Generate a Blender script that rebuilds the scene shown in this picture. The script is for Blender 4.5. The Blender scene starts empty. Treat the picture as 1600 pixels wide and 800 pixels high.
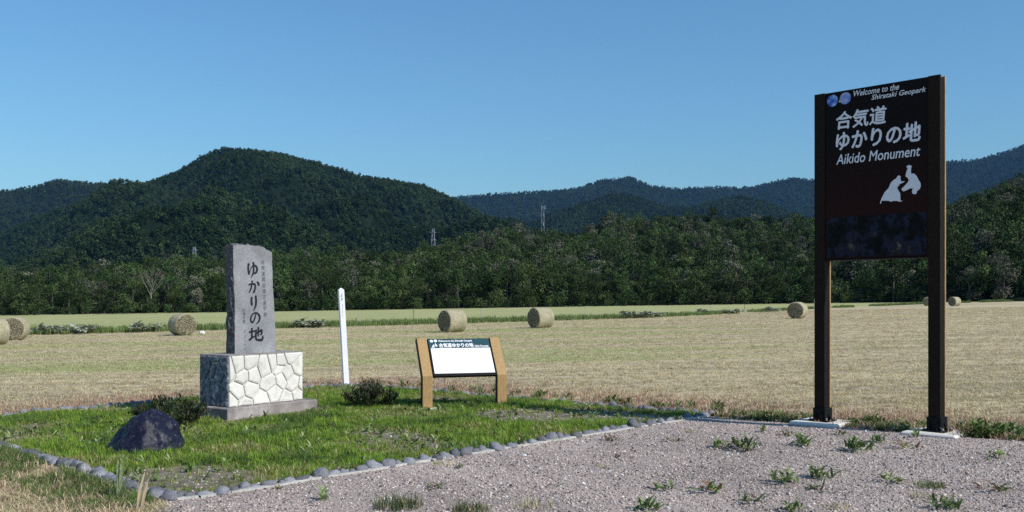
import bpy, math, random
from mathutils import Vector, Matrix, noise

R = math.radians
PI = math.pi
SC = bpy.context.scene
COL = SC.collection

# ------------------------------------------------------------------ camera
CAM_H = 1.65
cam_data = bpy.data.cameras.new('camera')
cam_data.sensor_width = 36.0
cam_data.lens = 34.6
cam_data.shift_y = 0.04375
cam_data.clip_start = 0.1
cam_data.clip_end = 20000.0
cam = bpy.data.objects.new('camera', cam_data)
COL.objects.link(cam)
cam.location = (0, 0, CAM_H)
cam.rotation_euler = (R(90), 0, 0)
SC.camera = cam

# ------------------------------------------------------------------ light
SUN_EL = R(41)
SUN_VEC = Vector((0.84 * math.cos(SUN_EL), -0.545 * math.cos(SUN_EL), math.sin(SUN_EL))).normalized()
world = bpy.data.worlds.new('World')
SC.world = world
world.use_nodes = True
wn = world.node_tree.nodes
bg = wn['Background']
sky = wn.new('ShaderNodeTexSky')
sky.sky_type = 'NISHITA'
sky.sun_disc = False
sky.sun_elevation = SUN_EL
sky.sun_rotation = math.atan2(SUN_VEC.x, SUN_VEC.y)
sky.altitude = 0
sky.air_density = 1.4
sky.dust_density = 0.6
sky.ozone_density = 10.0
tint = wn.new('ShaderNodeMix')
tint.data_type = 'RGBA'
tint.blend_type = 'MULTIPLY'
tint.inputs[0].default_value = 1.0
tint.inputs[7].default_value = (0.81, 0.97, 0.955, 1.0)
world.node_tree.links.new(sky.outputs[0], tint.inputs[6])
world.node_tree.links.new(tint.outputs[2], bg.inputs[0])
bg.inputs[1].default_value = 0.136

sun_data = bpy.data.lights.new('sun', 'SUN')
sun_data.energy = 4.8
sun_data.angle = R(0.5)
sun_data.color = (1.0, 0.955, 0.88)
sun = bpy.data.objects.new('sun', sun_data)
COL.objects.link(sun)
sun.rotation_euler = SUN_VEC.to_track_quat('Z', 'Y').to_euler()

SC.view_settings.view_transform = 'Standard'
SC.view_settings.look = 'None'
SC.view_settings.gamma = 1.0
SC.view_settings.exposure = 0.0
SC.view_settings.use_curve_mapping = False
SC.cycles.max_bounces = 6
SC.cycles.diffuse_bounces = 3
SC.cycles.volume_bounces = 0
SC.cycles.transparent_max_bounces = 8
SC.cycles.use_denoising = False


# ------------------------------------------------------------------ helpers
def lin(r, g, b):
    def f(c):
        c /= 255.0
        return c / 12.92 if c <= 0.04045 else ((c + 0.055) / 1.055) ** 2.4
    return (f(r), f(g), f(b), 1.0)


def mat(name, stops, scale=5.0, detail=6.0, rough=0.85, bump=0.0, bump_scale=None, bump_dist=0.02,
        rnd=0.0, stretch=None, spec=0.3, transl=0.0, coord='Object', big=None, noise_rough=0.6):
    """Noise-coloured material. stops: list of (position, (r,g,b)). rnd: value jitter per object/instance.
    big = (scale, amount): a second, larger noise that varies the value."""
    m = bpy.data.materials.new(name)
    m.use_nodes = True
    nt = m.node_tree
    N, L = nt.nodes, nt.links
    bs = N['Principled BSDF']
    bs.inputs['Roughness'].default_value = rough
    bs.inputs['Specular IOR Level'].default_value = spec
    tc = N.new('ShaderNodeTexCoord')
    src = tc.outputs[coord]
    if stretch:
        mp = N.new('ShaderNodeMapping')
        mp.inputs['Scale'].default_value = stretch
        L.new(src, mp.inputs[0])
        src = mp.outputs[0]
    if len(stops) == 1:
        rgb = N.new('ShaderNodeRGB')
        rgb.outputs[0].default_value = (*stops[0][1][:3], 1)
        col = rgb.outputs[0]
    else:
        nz = N.new('ShaderNodeTexNoise')
        nz.inputs['Scale'].default_value = scale
        nz.inputs['Detail'].default_value = detail
        nz.inputs['Roughness'].default_value = noise_rough
        L.new(src, nz.inputs['Vector'])
        cr = N.new('ShaderNodeValToRGB')
        el = cr.color_ramp.elements
        while len(el) < len(stops):
            el.new(0.5)
        for e, (p, c) in zip(el, stops):
            e.position = p
            e.color = (*c[:3], 1)
        L.new(nz.outputs[0], cr.inputs[0])
        col = cr.outputs[0]
    if rnd or big:
        hv = N.new('ShaderNodeHueSaturation')
        L.new(col, hv.inputs['Color'])
        val = None
        if rnd:
            oi = N.new('ShaderNodeObjectInfo')
            mr = N.new('ShaderNodeMapRange')
            mr.inputs['To Min'].default_value = 1 - rnd
            mr.inputs['To Max'].default_value = 1 + rnd
            L.new(oi.outputs['Random'], mr.inputs[0])
            val = mr.outputs[0]
            mh = N.new('ShaderNodeMapRange')
            mh.inputs['To Min'].default_value = 0.5 - 0.04 * rnd
            mh.inputs['To Max'].default_value = 0.5 + 0.04 * rnd
            wn_ = N.new('ShaderNodeTexWhiteNoise')
            wn_.noise_dimensions = '1D'
            L.new(oi.outputs['Random'], wn_.inputs['W'])
            L.new(wn_.outputs['Value'], mh.inputs[0])
            L.new(mh.outputs[0], hv.inputs['Hue'])
        if big:
            n2 = N.new('ShaderNodeTexNoise')
            n2.inputs['Scale'].default_value = big[0]
            n2.inputs['Detail'].default_value = 3
            L.new(src, n2.inputs['Vector'])
            m2 = N.new('ShaderNodeMapRange')
            m2.inputs['From Min'].default_value = 0.3
            m2.inputs['From Max'].default_value = 0.7
            m2.inputs['To Min'].default_value = 1 - big[1]
            m2.inputs['To Max'].default_value = 1 + big[1]
            L.new(n2.outputs[0], m2.inputs[0])
            if val is None:
                val = m2.outputs[0]
            else:
                mm = N.new('ShaderNodeMath')
                mm.operation = 'MULTIPLY'
                L.new(val, mm.inputs[0])
                L.new(m2.outputs[0], mm.inputs[1])
                val = mm.outputs[0]
        L.new(val, hv.inputs['Value'])
        col = hv.outputs[0]
    L.new(col, bs.inputs['Base Color'])
    if bump:
        nb = N.new('ShaderNodeTexNoise')
        nb.inputs['Scale'].default_value = bump_scale or scale
        nb.inputs['Detail'].default_value = 8
        L.new(src, nb.inputs['Vector'])
        bp = N.new('ShaderNodeBump')
        bp.inputs['Strength'].default_value = bump
        bp.inputs['Distance'].default_value = bump_dist
        L.new(nb.outputs[0], bp.inputs['Height'])
        L.new(bp.outputs[0], bs.inputs['Normal'])
    if transl:
        tr = N.new('ShaderNodeBsdfTranslucent')
        L.new(col, tr.inputs[0])
        mx = N.new('ShaderNodeMixShader')
        mx.inputs[0].default_value = transl
        L.new(bs.outputs[0], mx.inputs[1])
        L.new(tr.outputs[0], mx.inputs[2])
        L.new(mx.outputs[0], N['Material Output'].inputs[0])
    return m


class MB:
    """collects geometry for one mesh"""
    def __init__(self):
        self.v, self.f, self.m = [], [], []

    def add(self, vs, fs, mi=0):
        o = len(self.v)
        self.v += [tuple(p) for p in vs]
        self.f += [tuple(i + o for i in f) for f in fs]
        self.m += [mi] * len(fs)

    def box(self, lo, hi, mi=0):
        (a, b, c), (d, e, f) = lo, hi
        self.add([(a, b, c), (d, b, c), (d, e, c), (a, e, c), (a, b, f), (d, b, f), (d, e, f), (a, e, f)],
                 [(0, 3, 2, 1), (4, 5, 6, 7), (0, 1, 5, 4), (1, 2, 6, 5), (2, 3, 7, 6), (3, 0, 4, 7)], mi)

    def bbox(self, lo, hi, b=0.01, mi=0):
        """box with chamfered edges"""
        import itertools
        lo, hi = Vector(lo), Vector(hi)
        c, h = (lo + hi) / 2, (hi - lo) / 2
        idx, vs = {}, []
        for s in itertools.product((-1, 1), repeat=3):
            for ax in range(3):
                p = [0, 0, 0]
                for k in range(3):
                    p[k] = c[k] + s[k] * (h[k] if k == ax else h[k] - b)
                idx[(s, ax)] = len(vs)
                vs.append(p)
        fs = []
        for ax in range(3):
            u, w = (ax + 1) % 3, (ax + 2) % 3
            for sg in (-1, 1):
                q = []
                for a_, b_ in ((-1, -1), (1, -1), (1, 1), (-1, 1)):
                    s = [0, 0, 0]
                    s[ax], s[u], s[w] = sg, a_, b_
                    q.append(idx[(tuple(s), ax)])
                fs.append(q if sg > 0 else q[::-1])
            for a_ in (-1, 1):
                for b_ in (-1, 1):
                    s0, s1 = [0, 0, 0], [0, 0, 0]
                    s0[ax], s1[ax] = -1, 1
                    for s in (s0, s1):
                        s[u], s[w] = a_, b_
                    q = [idx[(tuple(s0), u)], idx[(tuple(s1), u)], idx[(tuple(s1), w)], idx[(tuple(s0), w)]]
                    fs.append(q if a_ * b_ < 0 else q[::-1])
        for s in itertools.product((-1, 1), repeat=3):
            q = [idx[(s, 0)], idx[(s, 1)], idx[(s, 2)]]
            fs.append(q if s[0] * s[1] * s[2] > 0 else q[::-1])
        self.add(vs, fs, mi)

    def tube(self, pts, rads, n=6, mi=0, cap=True):
        pts = [Vector(p) for p in pts]
        vs, fs = [], []
        for i, p in enumerate(pts):
            d = (pts[min(i + 1, len(pts) - 1)] - pts[max(i - 1, 0)])
            d = d.normalized() if d.length > 1e-9 else Vector((0, 0, 1))
            up = Vector((0, 1, 0)) if abs(d.y) < 0.9 else Vector((1, 0, 0))
            a = d.cross(up).normalized()
            b = d.cross(a)
            for k in range(n):
                t = 2 * PI * k / n
                vs.append(p + (a * math.cos(t) + b * math.sin(t)) * rads[i])
        for i in range(len(pts) - 1):
            for k in range(n):
                k2 = (k + 1) % n
                fs.append((i * n + k, (i + 1) * n + k, (i + 1) * n + k2, i * n + k2))
        if cap:
            fs.append(tuple(range(n)))
            fs.append(tuple(reversed(range((len(pts) - 1) * n, len(pts) * n))))
        self.add(vs, fs, mi)

    def mesh(self, name, mats, smooth=False):
        me = bpy.data.meshes.new(name)
        me.from_pydata(self.v, [], self.f)
        for m in (mats if isinstance(mats, (list, tuple)) else [mats]):
            me.materials.append(m)
        if any(self.m):
            me.polygons.foreach_set('material_index', self.m)
        if smooth:
            me.polygons.foreach_set('use_smooth', [True] * len(me.polygons))
        me.update()
        return me

    def build(self, name, mats, parent=None, smooth=False):
        return obj(name, self.mesh(name, mats, smooth), parent)


def obj(name, me, parent=None):
    o = bpy.data.objects.new(name, me)
    COL.objects.link(o)
    if parent:
        o.parent = parent
    return o


def tag(o, label=None, cat=None, group=None, kind=None):
    if label:
        o['label'] = label
    if cat:
        o['category'] = cat
    if group:
        o['group'] = group
    if kind:
        o['kind'] = kind
    return o


def thing(name, label, cat, loc, rz=0.0, group=None):
    o = bpy.data.objects.new(name, None)
    COL.objects.link(o)
    o.empty_display_size = 0.2
    o.location = loc
    o.rotation_euler = (0, 0, rz)
    return tag(o, label, cat, group)


SLOPE = 0.01625


def gz(x, y=0.0):
    """gentle cross slope of the valley floor, levelling out far to the sides"""
    return SLOPE * 320.0 * math.tanh(x / 320.0)


def fnoise(x, y, z=0.0, oct=4):
    return noise.fractal(Vector((x, y, z)), 1.0, 2.0, oct, noise_basis='PERLIN_ORIGINAL')


def in_poly(x, y, P):
    c = False
    j = len(P) - 1
    for i in range(len(P)):
        xi, yi = P[i]
        xj, yj = P[j]
        if (yi > y) != (yj > y) and x < (xj - xi) * (y - yi) / (yj - yi) + xi:
            c = not c
        j = i
    return c


def seg_dist(x, y, L):
    best = 1e9
    for (ax, ay), (bx, by) in zip(L[:-1], L[1:]):
        dx, dy = bx - ax, by - ay
        t = max(0, min(1, ((x - ax) * dx + (y - ay) * dy) / (dx * dx + dy * dy)))
        best = min(best, math.hypot(x - ax - t * dx, y - ay - t * dy))
    return best


def interp(tab, x):
    if x <= tab[0][0]:
        return tab[0][1]
    for (a, b), (c, d) in zip(tab[:-1], tab[1:]):
        if x <= c:
            return b + (d - b) * (x - a) / (c - a)
    return tab[-1][1]


def new_template(name, me):
    """mesh object for scattering, never linked to the scene itself"""
    return bpy.data.objects.new(name, me)


def scatter(name, items, templates, label, cat):
    """items: list of (x,y,z, rx,ry,rz, sx,sy,sz). One 'stuff' object, instances made by geometry nodes."""
    coll = bpy.data.collections.new(name + '_kinds')
    for t in templates:
        coll.objects.link(t)
    me = bpy.data.meshes.new(name)
    me.from_pydata([i[:3] for i in items], [], [])
    ra = me.attributes.new('rot', 'FLOAT_VECTOR', 'POINT')
    ra.data.foreach_set('vector', [c for i in items for c in i[3:6]])
    sa = me.attributes.new('scl', 'FLOAT_VECTOR', 'POINT')
    sa.data.foreach_set('vector', [c for i in items for c in i[6:9]])
    ia = me.attributes.new('idx', 'INT', 'POINT')
    ia.data.foreach_set('value', [random.randrange(len(templates)) if len(i) < 10 else i[9] for i in items])
    o = obj(name, me)
    tag(o, label, cat, kind='stuff')
    g = bpy.data.node_groups.new(name + '_scatter', 'GeometryNodeTree')
    g.interface.new_socket('Geometry', in_out='INPUT', socket_type='NodeSocketGeometry')
    g.interface.new_socket('Geometry', in_out='OUTPUT', socket_type='NodeSocketGeometry')
    N, L = g.nodes, g.links
    gi, go = N.new('NodeGroupInput'), N.new('NodeGroupOutput')
    ci = N.new('GeometryNodeCollectionInfo')
    ci.inputs['Collection'].default_value = coll
    ci.inputs['Separate Children'].default_value = True
    ci.inputs['Reset Children'].default_value = True
    ip = N.new('GeometryNodeInstanceOnPoints')
    ip.inputs['Pick Instance'].default_value = True

    def named(nm, ty):
        n = N.new('GeometryNodeInputNamedAttribute')
        n.data_type = ty
        n.inputs['Name'].default_value = nm
        return n.outputs['Attribute']
    er = N.new('FunctionNodeEulerToRotation')
    L.new(named('rot', 'FLOAT_VECTOR'), er.inputs[0])
    L.new(gi.outputs[0], ip.inputs['Points'])
    L.new(ci.outputs[0], ip.inputs['Instance'])
    L.new(named('idx', 'INT'), ip.inputs['Instance Index'])
    L.new(er.outputs[0], ip.inputs['Rotation'])
    L.new(named('scl', 'FLOAT_VECTOR'), ip.inputs['Scale'])
    L.new(ip.outputs[0], go.inputs[0])
    md = o.modifiers.new('scatter', 'NODES')
    md.node_group = g
    return o


# ------------------------------------------------------------------ materials
def C(*a):
    return lin(*a)


M = {}
M['plot_soil'] = mat('plot_soil', [(0.3, (0.11, 0.095, 0.055)), (0.55, (0.20, 0.17, 0.115)), (0.75, (0.33, 0.29, 0.23))], 9, 8, bump=0.6, bump_scale=60, bump_dist=0.02)
M['gravel_bed'] = mat('gravel_bed', [(0.40, (0.12, 0.094, 0.08)), (0.49, (0.36, 0.292, 0.25)), (0.60, (0.60, 0.505, 0.445))], 48, 10, bump=0.8, bump_scale=90, bump_dist=0.02, big=(0.7, 0.26), noise_rough=0.8)
M['pebble'] = mat('pebble', [(0.3, (0.26, 0.205, 0.178)), (0.7, (0.53, 0.44, 0.385))], 3, 3, rnd=0.55, rough=0.8)
M['pebble_shade'] = mat('pebble_shade', [(0.3, (0.045, 0.04, 0.042)), (0.7, (0.11, 0.098, 0.098))], 3, 3, rnd=0.4, rough=0.8)  # dark pebbles standing in for shadowed pits between the stones
M['pebble_white'] = mat('pebble_white', [(0.3, (0.5, 0.48, 0.46)), (0.7, (0.66, 0.64, 0.62))], 3, 3, rnd=0.25, rough=0.75)
M['river_stone'] = mat('river_stone', [(0.25, (0.075, 0.075, 0.088)), (0.5, (0.165, 0.165, 0.182)), (0.72, (0.31, 0.305, 0.315))], 7, 7, rnd=0.5, bump=0.25, bump_scale=30, rough=0.75)
M['mortar'] = mat('mortar', [(0.3, (0.36, 0.34, 0.31)), (0.7, (0.55, 0.53, 0.49))], 14, 8, bump=0.4, bump_scale=40)
M['concrete'] = mat('concrete', [(0.3, (0.56, 0.52, 0.46)), (0.7, (0.74, 0.69, 0.62))], 6, 8, bump=0.25, bump_scale=50, bump_dist=0.01)
M['plinth'] = mat('plinth', [(0.25, (0.13, 0.11, 0.105)), (0.5, (0.25, 0.22, 0.205)), (0.75, (0.38, 0.355, 0.335))], 5, 9, bump=0.3, bump_scale=40, big=(3.0, 0.25), bump_dist=0.01)
M['white_stone'] = mat('white_stone', [(0.28, (0.46, 0.43, 0.385)), (0.48, (0.66, 0.63, 0.575)), (0.75, (0.74, 0.71, 0.655))], 6, 8, rnd=0.07, bump=0.3, bump_scale=26, bump_dist=0.012)
M['white_stone_shade'] = mat('white_stone_shade', [(0.3, (0.07, 0.075, 0.085)), (0.5, (0.16, 0.165, 0.18)), (0.7, (0.42, 0.42, 0.43))], 14, 8, rnd=0.2, bump=0.9, bump_scale=20, bump_dist=0.03)  # white cladding stone with shade darkened in, for the pedestal's left face
M['white_joint'] = mat('white_joint', [(0.3, (0.50, 0.48, 0.44)), (0.7, (0.68, 0.66, 0.61))], 20, 6, bump=0.3, bump_scale=50)
M['granite'] = mat('granite', [(0.3, (0.15, 0.15, 0.158)), (0.5, (0.24, 0.24, 0.25)), (0.7, (0.36, 0.36, 0.37))], 70, 7, rough=0.7, bump=0.15, bump_scale=70, bump_dist=0.006, big=(2.4, 0.24))
M['granite_rough'] = mat('granite_rough', [(0.3, (0.05, 0.048, 0.055)), (0.7, (0.17, 0.165, 0.17))], 22, 8, rough=0.85, bump=1.0, bump_scale=14, bump_dist=0.05)
M['ink'] = mat('ink', [(0.5, (0.012, 0.012, 0.016))], rough=0.6)
M['ink_worn'] = mat('ink_worn', [(0.3, (0.06, 0.06, 0.07)), (0.7, (0.2, 0.2, 0.21))], 60, 4, rough=0.7)
M['obsidian'] = mat('obsidian', [(0.3, (0.005, 0.005, 0.014)), (0.55, (0.010, 0.011, 0.026)), (0.66, (0.026, 0.028, 0.05)), (0.70, (0.30, 0.30, 0.34))], 30, 9, rough=0.5, spec=0.25, bump=0.5, bump_scale=9, bump_dist=0.05)
M['wood'] = mat('wood', [(0.3, (0.27, 0.165, 0.065)), (0.5, (0.375, 0.235, 0.098)), (0.7, (0.47, 0.305, 0.14))], 10, 7, stretch=(7, 7, 0.9), rough=0.6, bump=0.08, bump_scale=20)
M['wood_shade'] = mat('wood_shade', [(0.3, (0.010, 0.0065, 0.0045)), (0.5, (0.017, 0.011, 0.007)), (0.7, (0.026, 0.016, 0.010))], 10, 7, stretch=(7, 7, 0.9), rough=0.7, spec=0.12)  # same orange-brown wood, darkened to carry the shade on the sign's front
M['black_steel'] = mat('black_steel', [(0.3, (0.005, 0.005, 0.005)), (0.7, (0.011, 0.010, 0.011))], 30, 4, rough=0.6, spec=0.12)
M['panel_black'] = mat('panel_black', [(0.5, (0.012, 0.011, 0.012))], rough=0.45, spec=0.2)
M['panel_white'] = mat('panel_white', [(0.3, (0.78, 0.78, 0.79)), (0.7, (0.85, 0.85, 0.86))], 8, 5, rough=0.4)
M['header_teal'] = mat('header_teal', [(0.3, (0.006, 0.04, 0.055)), (0.7, (0.012, 0.065, 0.08))], 4, 3, rough=0.4)
M['print_white'] = mat('print_white', [(0.3, (0.74, 0.74, 0.77)), (0.7, (0.80, 0.80, 0.82))], 8, 3, rough=0.5)
M['print_grey'] = mat('print_grey', [(0.5, (0.38, 0.39, 0.41))], rough=0.5)
M['logo_blue'] = mat('logo_blue', [(0.38, (0.03, 0.07, 0.42)), (0.55, (0.12, 0.25, 0.65)), (0.68, (0.45, 0.62, 0.75))], 16, 3, rough=0.5)
M['logo_sky'] = mat('logo_sky', [(0.38, (0.12, 0.2, 0.55)), (0.55, (0.3, 0.42, 0.75)), (0.66, (0.62, 0.40, 0.42))], 14, 3, rough=0.5)
M['printed_photo'] = mat('printed_photo', [(0.42, (0.004, 0.004, 0.004)), (0.50, (0.008, 0.009, 0.013)), (0.555, (0.016, 0.022, 0.050)), (0.60, (0.014, 0.011, 0.009)), (0.68, (0.10, 0.10, 0.095))], 3.2, 8, rough=0.4, spec=.08, stretch=(1.6, 1.6, 1.2))
M['white_paint'] = mat('white_paint', [(0.3, (0.74, 0.74, 0.76)), (0.7, (0.82, 0.82, 0.83))], 12, 6, rough=0.5)
M['stake'] = mat('stake', [(0.3, (0.3, 0.3, 0.28)), (0.7, (0.42, 0.42, 0.39))], 10, 4)
M['stake_dark'] = mat('stake_dark', [(0.3, (0.1, 0.09, 0.07)), (0.7, (0.16, 0.14, 0.11))], 10, 4)
M['galv'] = mat('galvanised', [(0.3, (0.20, 0.22, 0.25)), (0.7, (0.30, 0.32, 0.36))], 3, 3, rough=0.5)
M['bale'] = mat('bale_straw', [(0.3, (0.20, 0.175, 0.11)), (0.5, (0.38, 0.34, 0.225)), (0.7, (0.56, 0.51, 0.36))], 22, 8, stretch=(1, 1, 1), bump=0.9, bump_scale=30, bump_dist=0.05, big=(1.6, 0.2))
M['bale_end'] = mat('bale_end', [(0.36, (0.03, 0.025, 0.015)), (0.5, (0.15, 0.13, 0.08)), (0.66, (0.38, 0.335, 0.22))], 16, 9, bump=1.0, bump_scale=24, bump_dist=0.06)  # cut straw ends, with the shade on them also darkened into the colour
M['straw'] = mat('straw', [(0.35, (0.47, 0.38, 0.225)), (0.65, (0.66, 0.55, 0.355))], 2, 2, rnd=0.3, transl=0.2)
M['straw_red'] = mat('straw_red', [(0.35, (0.34, 0.20, 0.14)), (0.65, (0.52, 0.35, 0.25))], 2, 2, rnd=0.4, transl=0.2)
M['grass'] = mat('lawn_blade', [(0.35, (0.145, 0.24, 0.026)), (0.65, (0.28, 0.41, 0.055))], 2, 2, rnd=0.5, transl=0.25)
M['grass_yellow'] = mat('lawn_blade_yellow', [(0.35, (0.19, 0.22, 0.045)), (0.65, (0.32, 0.35, 0.09))], 2, 2, rnd=0.45, transl=0.25)
M['grass_deep'] = mat('lawn_blade_deep', [(0.35, (0.07, 0.125, 0.025)), (0.65, (0.145, 0.225, 0.05))], 2, 2, rnd=0.45, transl=0.25)
M['grass_tall'] = mat('tall_blade', [(0.35, (0.07, 0.12, 0.03)), (0.65, (0.17, 0.23, 0.065))], 2, 2, rnd=0.45, transl=0.25)
M['grass_pale'] = mat('pale_blade', [(0.35, (0.24, 0.29, 0.10)), (0.65, (0.40, 0.42, 0.19))], 2, 2, rnd=0.4, transl=0.25)
M['weed'] = mat('weed_leaf', [(0.35, (0.065, 0.115, 0.025)), (0.65, (0.165, 0.235, 0.07))], 25, 3, rnd=0.35, transl=0.22)
M['weed_pale'] = mat('weed_pale', [(0.35, (0.19, 0.24, 0.10)), (0.65, (0.33, 0.37, 0.18))], 25, 3, rnd=0.3, transl=0.25)
M['weed_red'] = mat('weed_red', [(0.35, (0.12, 0.055, 0.03)), (0.65, (0.20, 0.11, 0.06))], 25, 3, rnd=0.3, transl=0.2)
M['dock_leaf'] = mat('dock_leaf', [(0.35, (0.13, 0.16, 0.09)), (0.65, (0.48, 0.50, 0.40))], 2, 3, rnd=0.3, transl=0.2)
M['shrub_leaf'] = mat('shrub_leaf', [(0.35, (0.022, 0.045, 0.012)), (0.65, (0.07, 0.10, 0.03))], 20, 3, rnd=0.3, transl=0.15)
M['shrub_red'] = mat('shrub_bronze', [(0.35, (0.075, 0.045, 0.038)), (0.65, (0.17, 0.12, 0.10))], 20, 3, rnd=0.3, transl=0.15)
M['twig'] = mat('twig', [(0.3, (0.07, 0.055, 0.045)), (0.7, (0.14, 0.115, 0.095))], 20, 4)
M['bark'] = mat('bark', [(0.3, (0.06, 0.05, 0.042)), (0.7, (0.15, 0.135, 0.12))], 3, 5)
M['birch'] = mat('birch_bark', [(0.3, (0.16, 0.135, 0.115)), (0.7, (0.34, 0.30, 0.265))], 1.5, 5)
M['leaf_a'] = mat('leaf_dark', [(0.36, (0.015, 0.031, 0.010)), (0.64, (0.052, 0.084, 0.026))], 0.5, 3, rnd=0.5, transl=0.12, spec=0.08)
M['leaf_b'] = mat('leaf_mid', [(0.36, (0.026, 0.048, 0.015)), (0.64, (0.088, 0.128, 0.042))], 0.5, 3, rnd=0.5, transl=0.12, spec=0.08)
M['leaf_c'] = mat('leaf_grey', [(0.36, (0.07, 0.078, 0.05)), (0.64, (0.18, 0.182, 0.125))], 0.5, 3, rnd=0.4, transl=0.12, spec=0.08)
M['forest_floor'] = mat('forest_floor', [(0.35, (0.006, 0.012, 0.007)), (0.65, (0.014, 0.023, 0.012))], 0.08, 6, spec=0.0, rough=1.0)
M['mount_leaf_a'] = mat('mountain_leaf_dark', [(0.36, (0.010, 0.024, 0.009)), (0.64, (0.031, 0.056, 0.019))], 0.35, 2, rnd=0.45, transl=0.1, spec=0.08)
M['mount_leaf_b'] = mat('mountain_leaf_mid', [(0.36, (0.018, 0.038, 0.012)), (0.64, (0.050, 0.080, 0.027))], 0.35, 2, rnd=0.4, transl=0.1, spec=0.08)

M['mount_leaf_c'] = mat('mountain_leaf_pale', [(0.36, (0.03, 0.050, 0.022)), (0.64, (0.068, 0.096, 0.043))], 0.35, 2, rnd=0.3, transl=0.1, spec=0.08)
# ------------------------------------------------------------------ layout of the near ground
PA, PB, PC, PD = (-2.91, 8.36), (2.74, 13.72), (-3.15, 19.7), (-8.35, 14.45)
CORNER = [(-6.3, 11.9), (-5.2, 10.78), (-4.41, 10.02), (-3.66, 9.18), (-3.14, 8.55), (-2.92, 8.36), (-2.7, 8.46), (-2.5, 8.66)]
PLOT = [PB, PC, PD] + CORNER
PADS = [(3.984, 12.623), (4.998, 11.565)]
VERGE = [PB, (2.86, 13.36), (3.42, 12.95), (4.36, 11.98), (5.44, 11.05), (6.6, 10.2), (12.0, 7.2)]
GRAVEL = [(-3.0, -14), (-2.75, 6.5), (-2.85, 7.9), (-2.92, 8.34), (-2.7, 8.44), (-2.5, 8.64), PB] + VERGE[1:] + [(12.0, -14)]
STRIP = [(-60, 62.5), (-34, 60.5), (-27.8, 61.5), (-14.3, 68.5), (0, 76), (11.4, 84), (22, 98), (41, 128), (70, 165), (110, 200)]


def strip_y(x):
    return interp(STRIP, x)


# ------------------------------------------------------------------ ground sheet
def axis(segs):
    out = [segs[0][0]]
    for a, b, st in segs:
        n = max(1, round((b - a) / st))
        out += [a + (b - a) * (i + 1) / n for i in range(n)]
    return out


def greenness(x, y):
    """how far the mown field has greened again: long bands across it"""
    w = 1.6 * fnoise(x * .05, y * .05, 7.0, 2)
    g = .08 + 1.1 * fnoise(x * .016, y * .12, 3.0, 3)
    for yc, hw, a in ((30.5, 3.2, 1.0), (37.5, 1.4, .55), (45.0, 2.6, .7), (55.0, 3.0, .5)):
        d = abs(y - yc - .10 * x - w * yc / 30)
        g += a * max(0, min(1, (hw * 1.25 - d) / (hw * .5)))
    g -= max(0, x - .10 * y) / 12.0
    return max(0.0, min(1.0, g)) * max(0, min(1, (y - 21) / 5.0))


gx = axis([(-7000, -1500, 1100), (-1500, -300, 200), (-300, -60, 10), (-60, -14, 2), (-14, 14, 0.5), (14, 60, 2), (60, 300, 10), (300, 1500, 200), (1500, 7000, 1100)])
gy = axis([(-7000, -1500, 1100), (-1500, -100, 200), (-100, -20, 10), (-20, 6, 1.5), (6, 26, 0.5), (26, 60, 1.5), (60, 240, 2.5), (240, 1500, 60), (1500, 7000, 1100)])
gv = [(x, y, gz(x)) for y in gy for x in gx]
nx = len(gx)
gf = [(j * nx + i, j * nx + i + 1, (j + 1) * nx + i + 1, (j + 1) * nx + i) for j in range(len(gy) - 1) for i in range(nx - 1)]
gmesh = bpy.data.meshes.new('ground')
gmesh.from_pydata(gv, [], gf)
ca = gmesh.attributes.new('cover', 'FLOAT_COLOR', 'POINT')
cols = []
BACK = [PD, PC, PB] + VERGE[1:]
for x, y, z in gv:
    far = max(0.0, min(1.0, (y - strip_y(x)) / 5.0)) if abs(x) < 300 else 1.0
    red = 0.0
    if abs(x) < 16 and 6 < y < 26:
        d = seg_dist(x, y, BACK)
        red = .95 * math.exp(-(max(0, d - .8) / 1.1) ** 2) * (.65 + .9 * fnoise(x * .5, y * .5, 2, 3))
        red = max(0, min(1, red))
    green = greenness(x, y)
    cols += [far, red, green, 1.0]
ca.data.foreach_set('color', cols)


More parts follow.
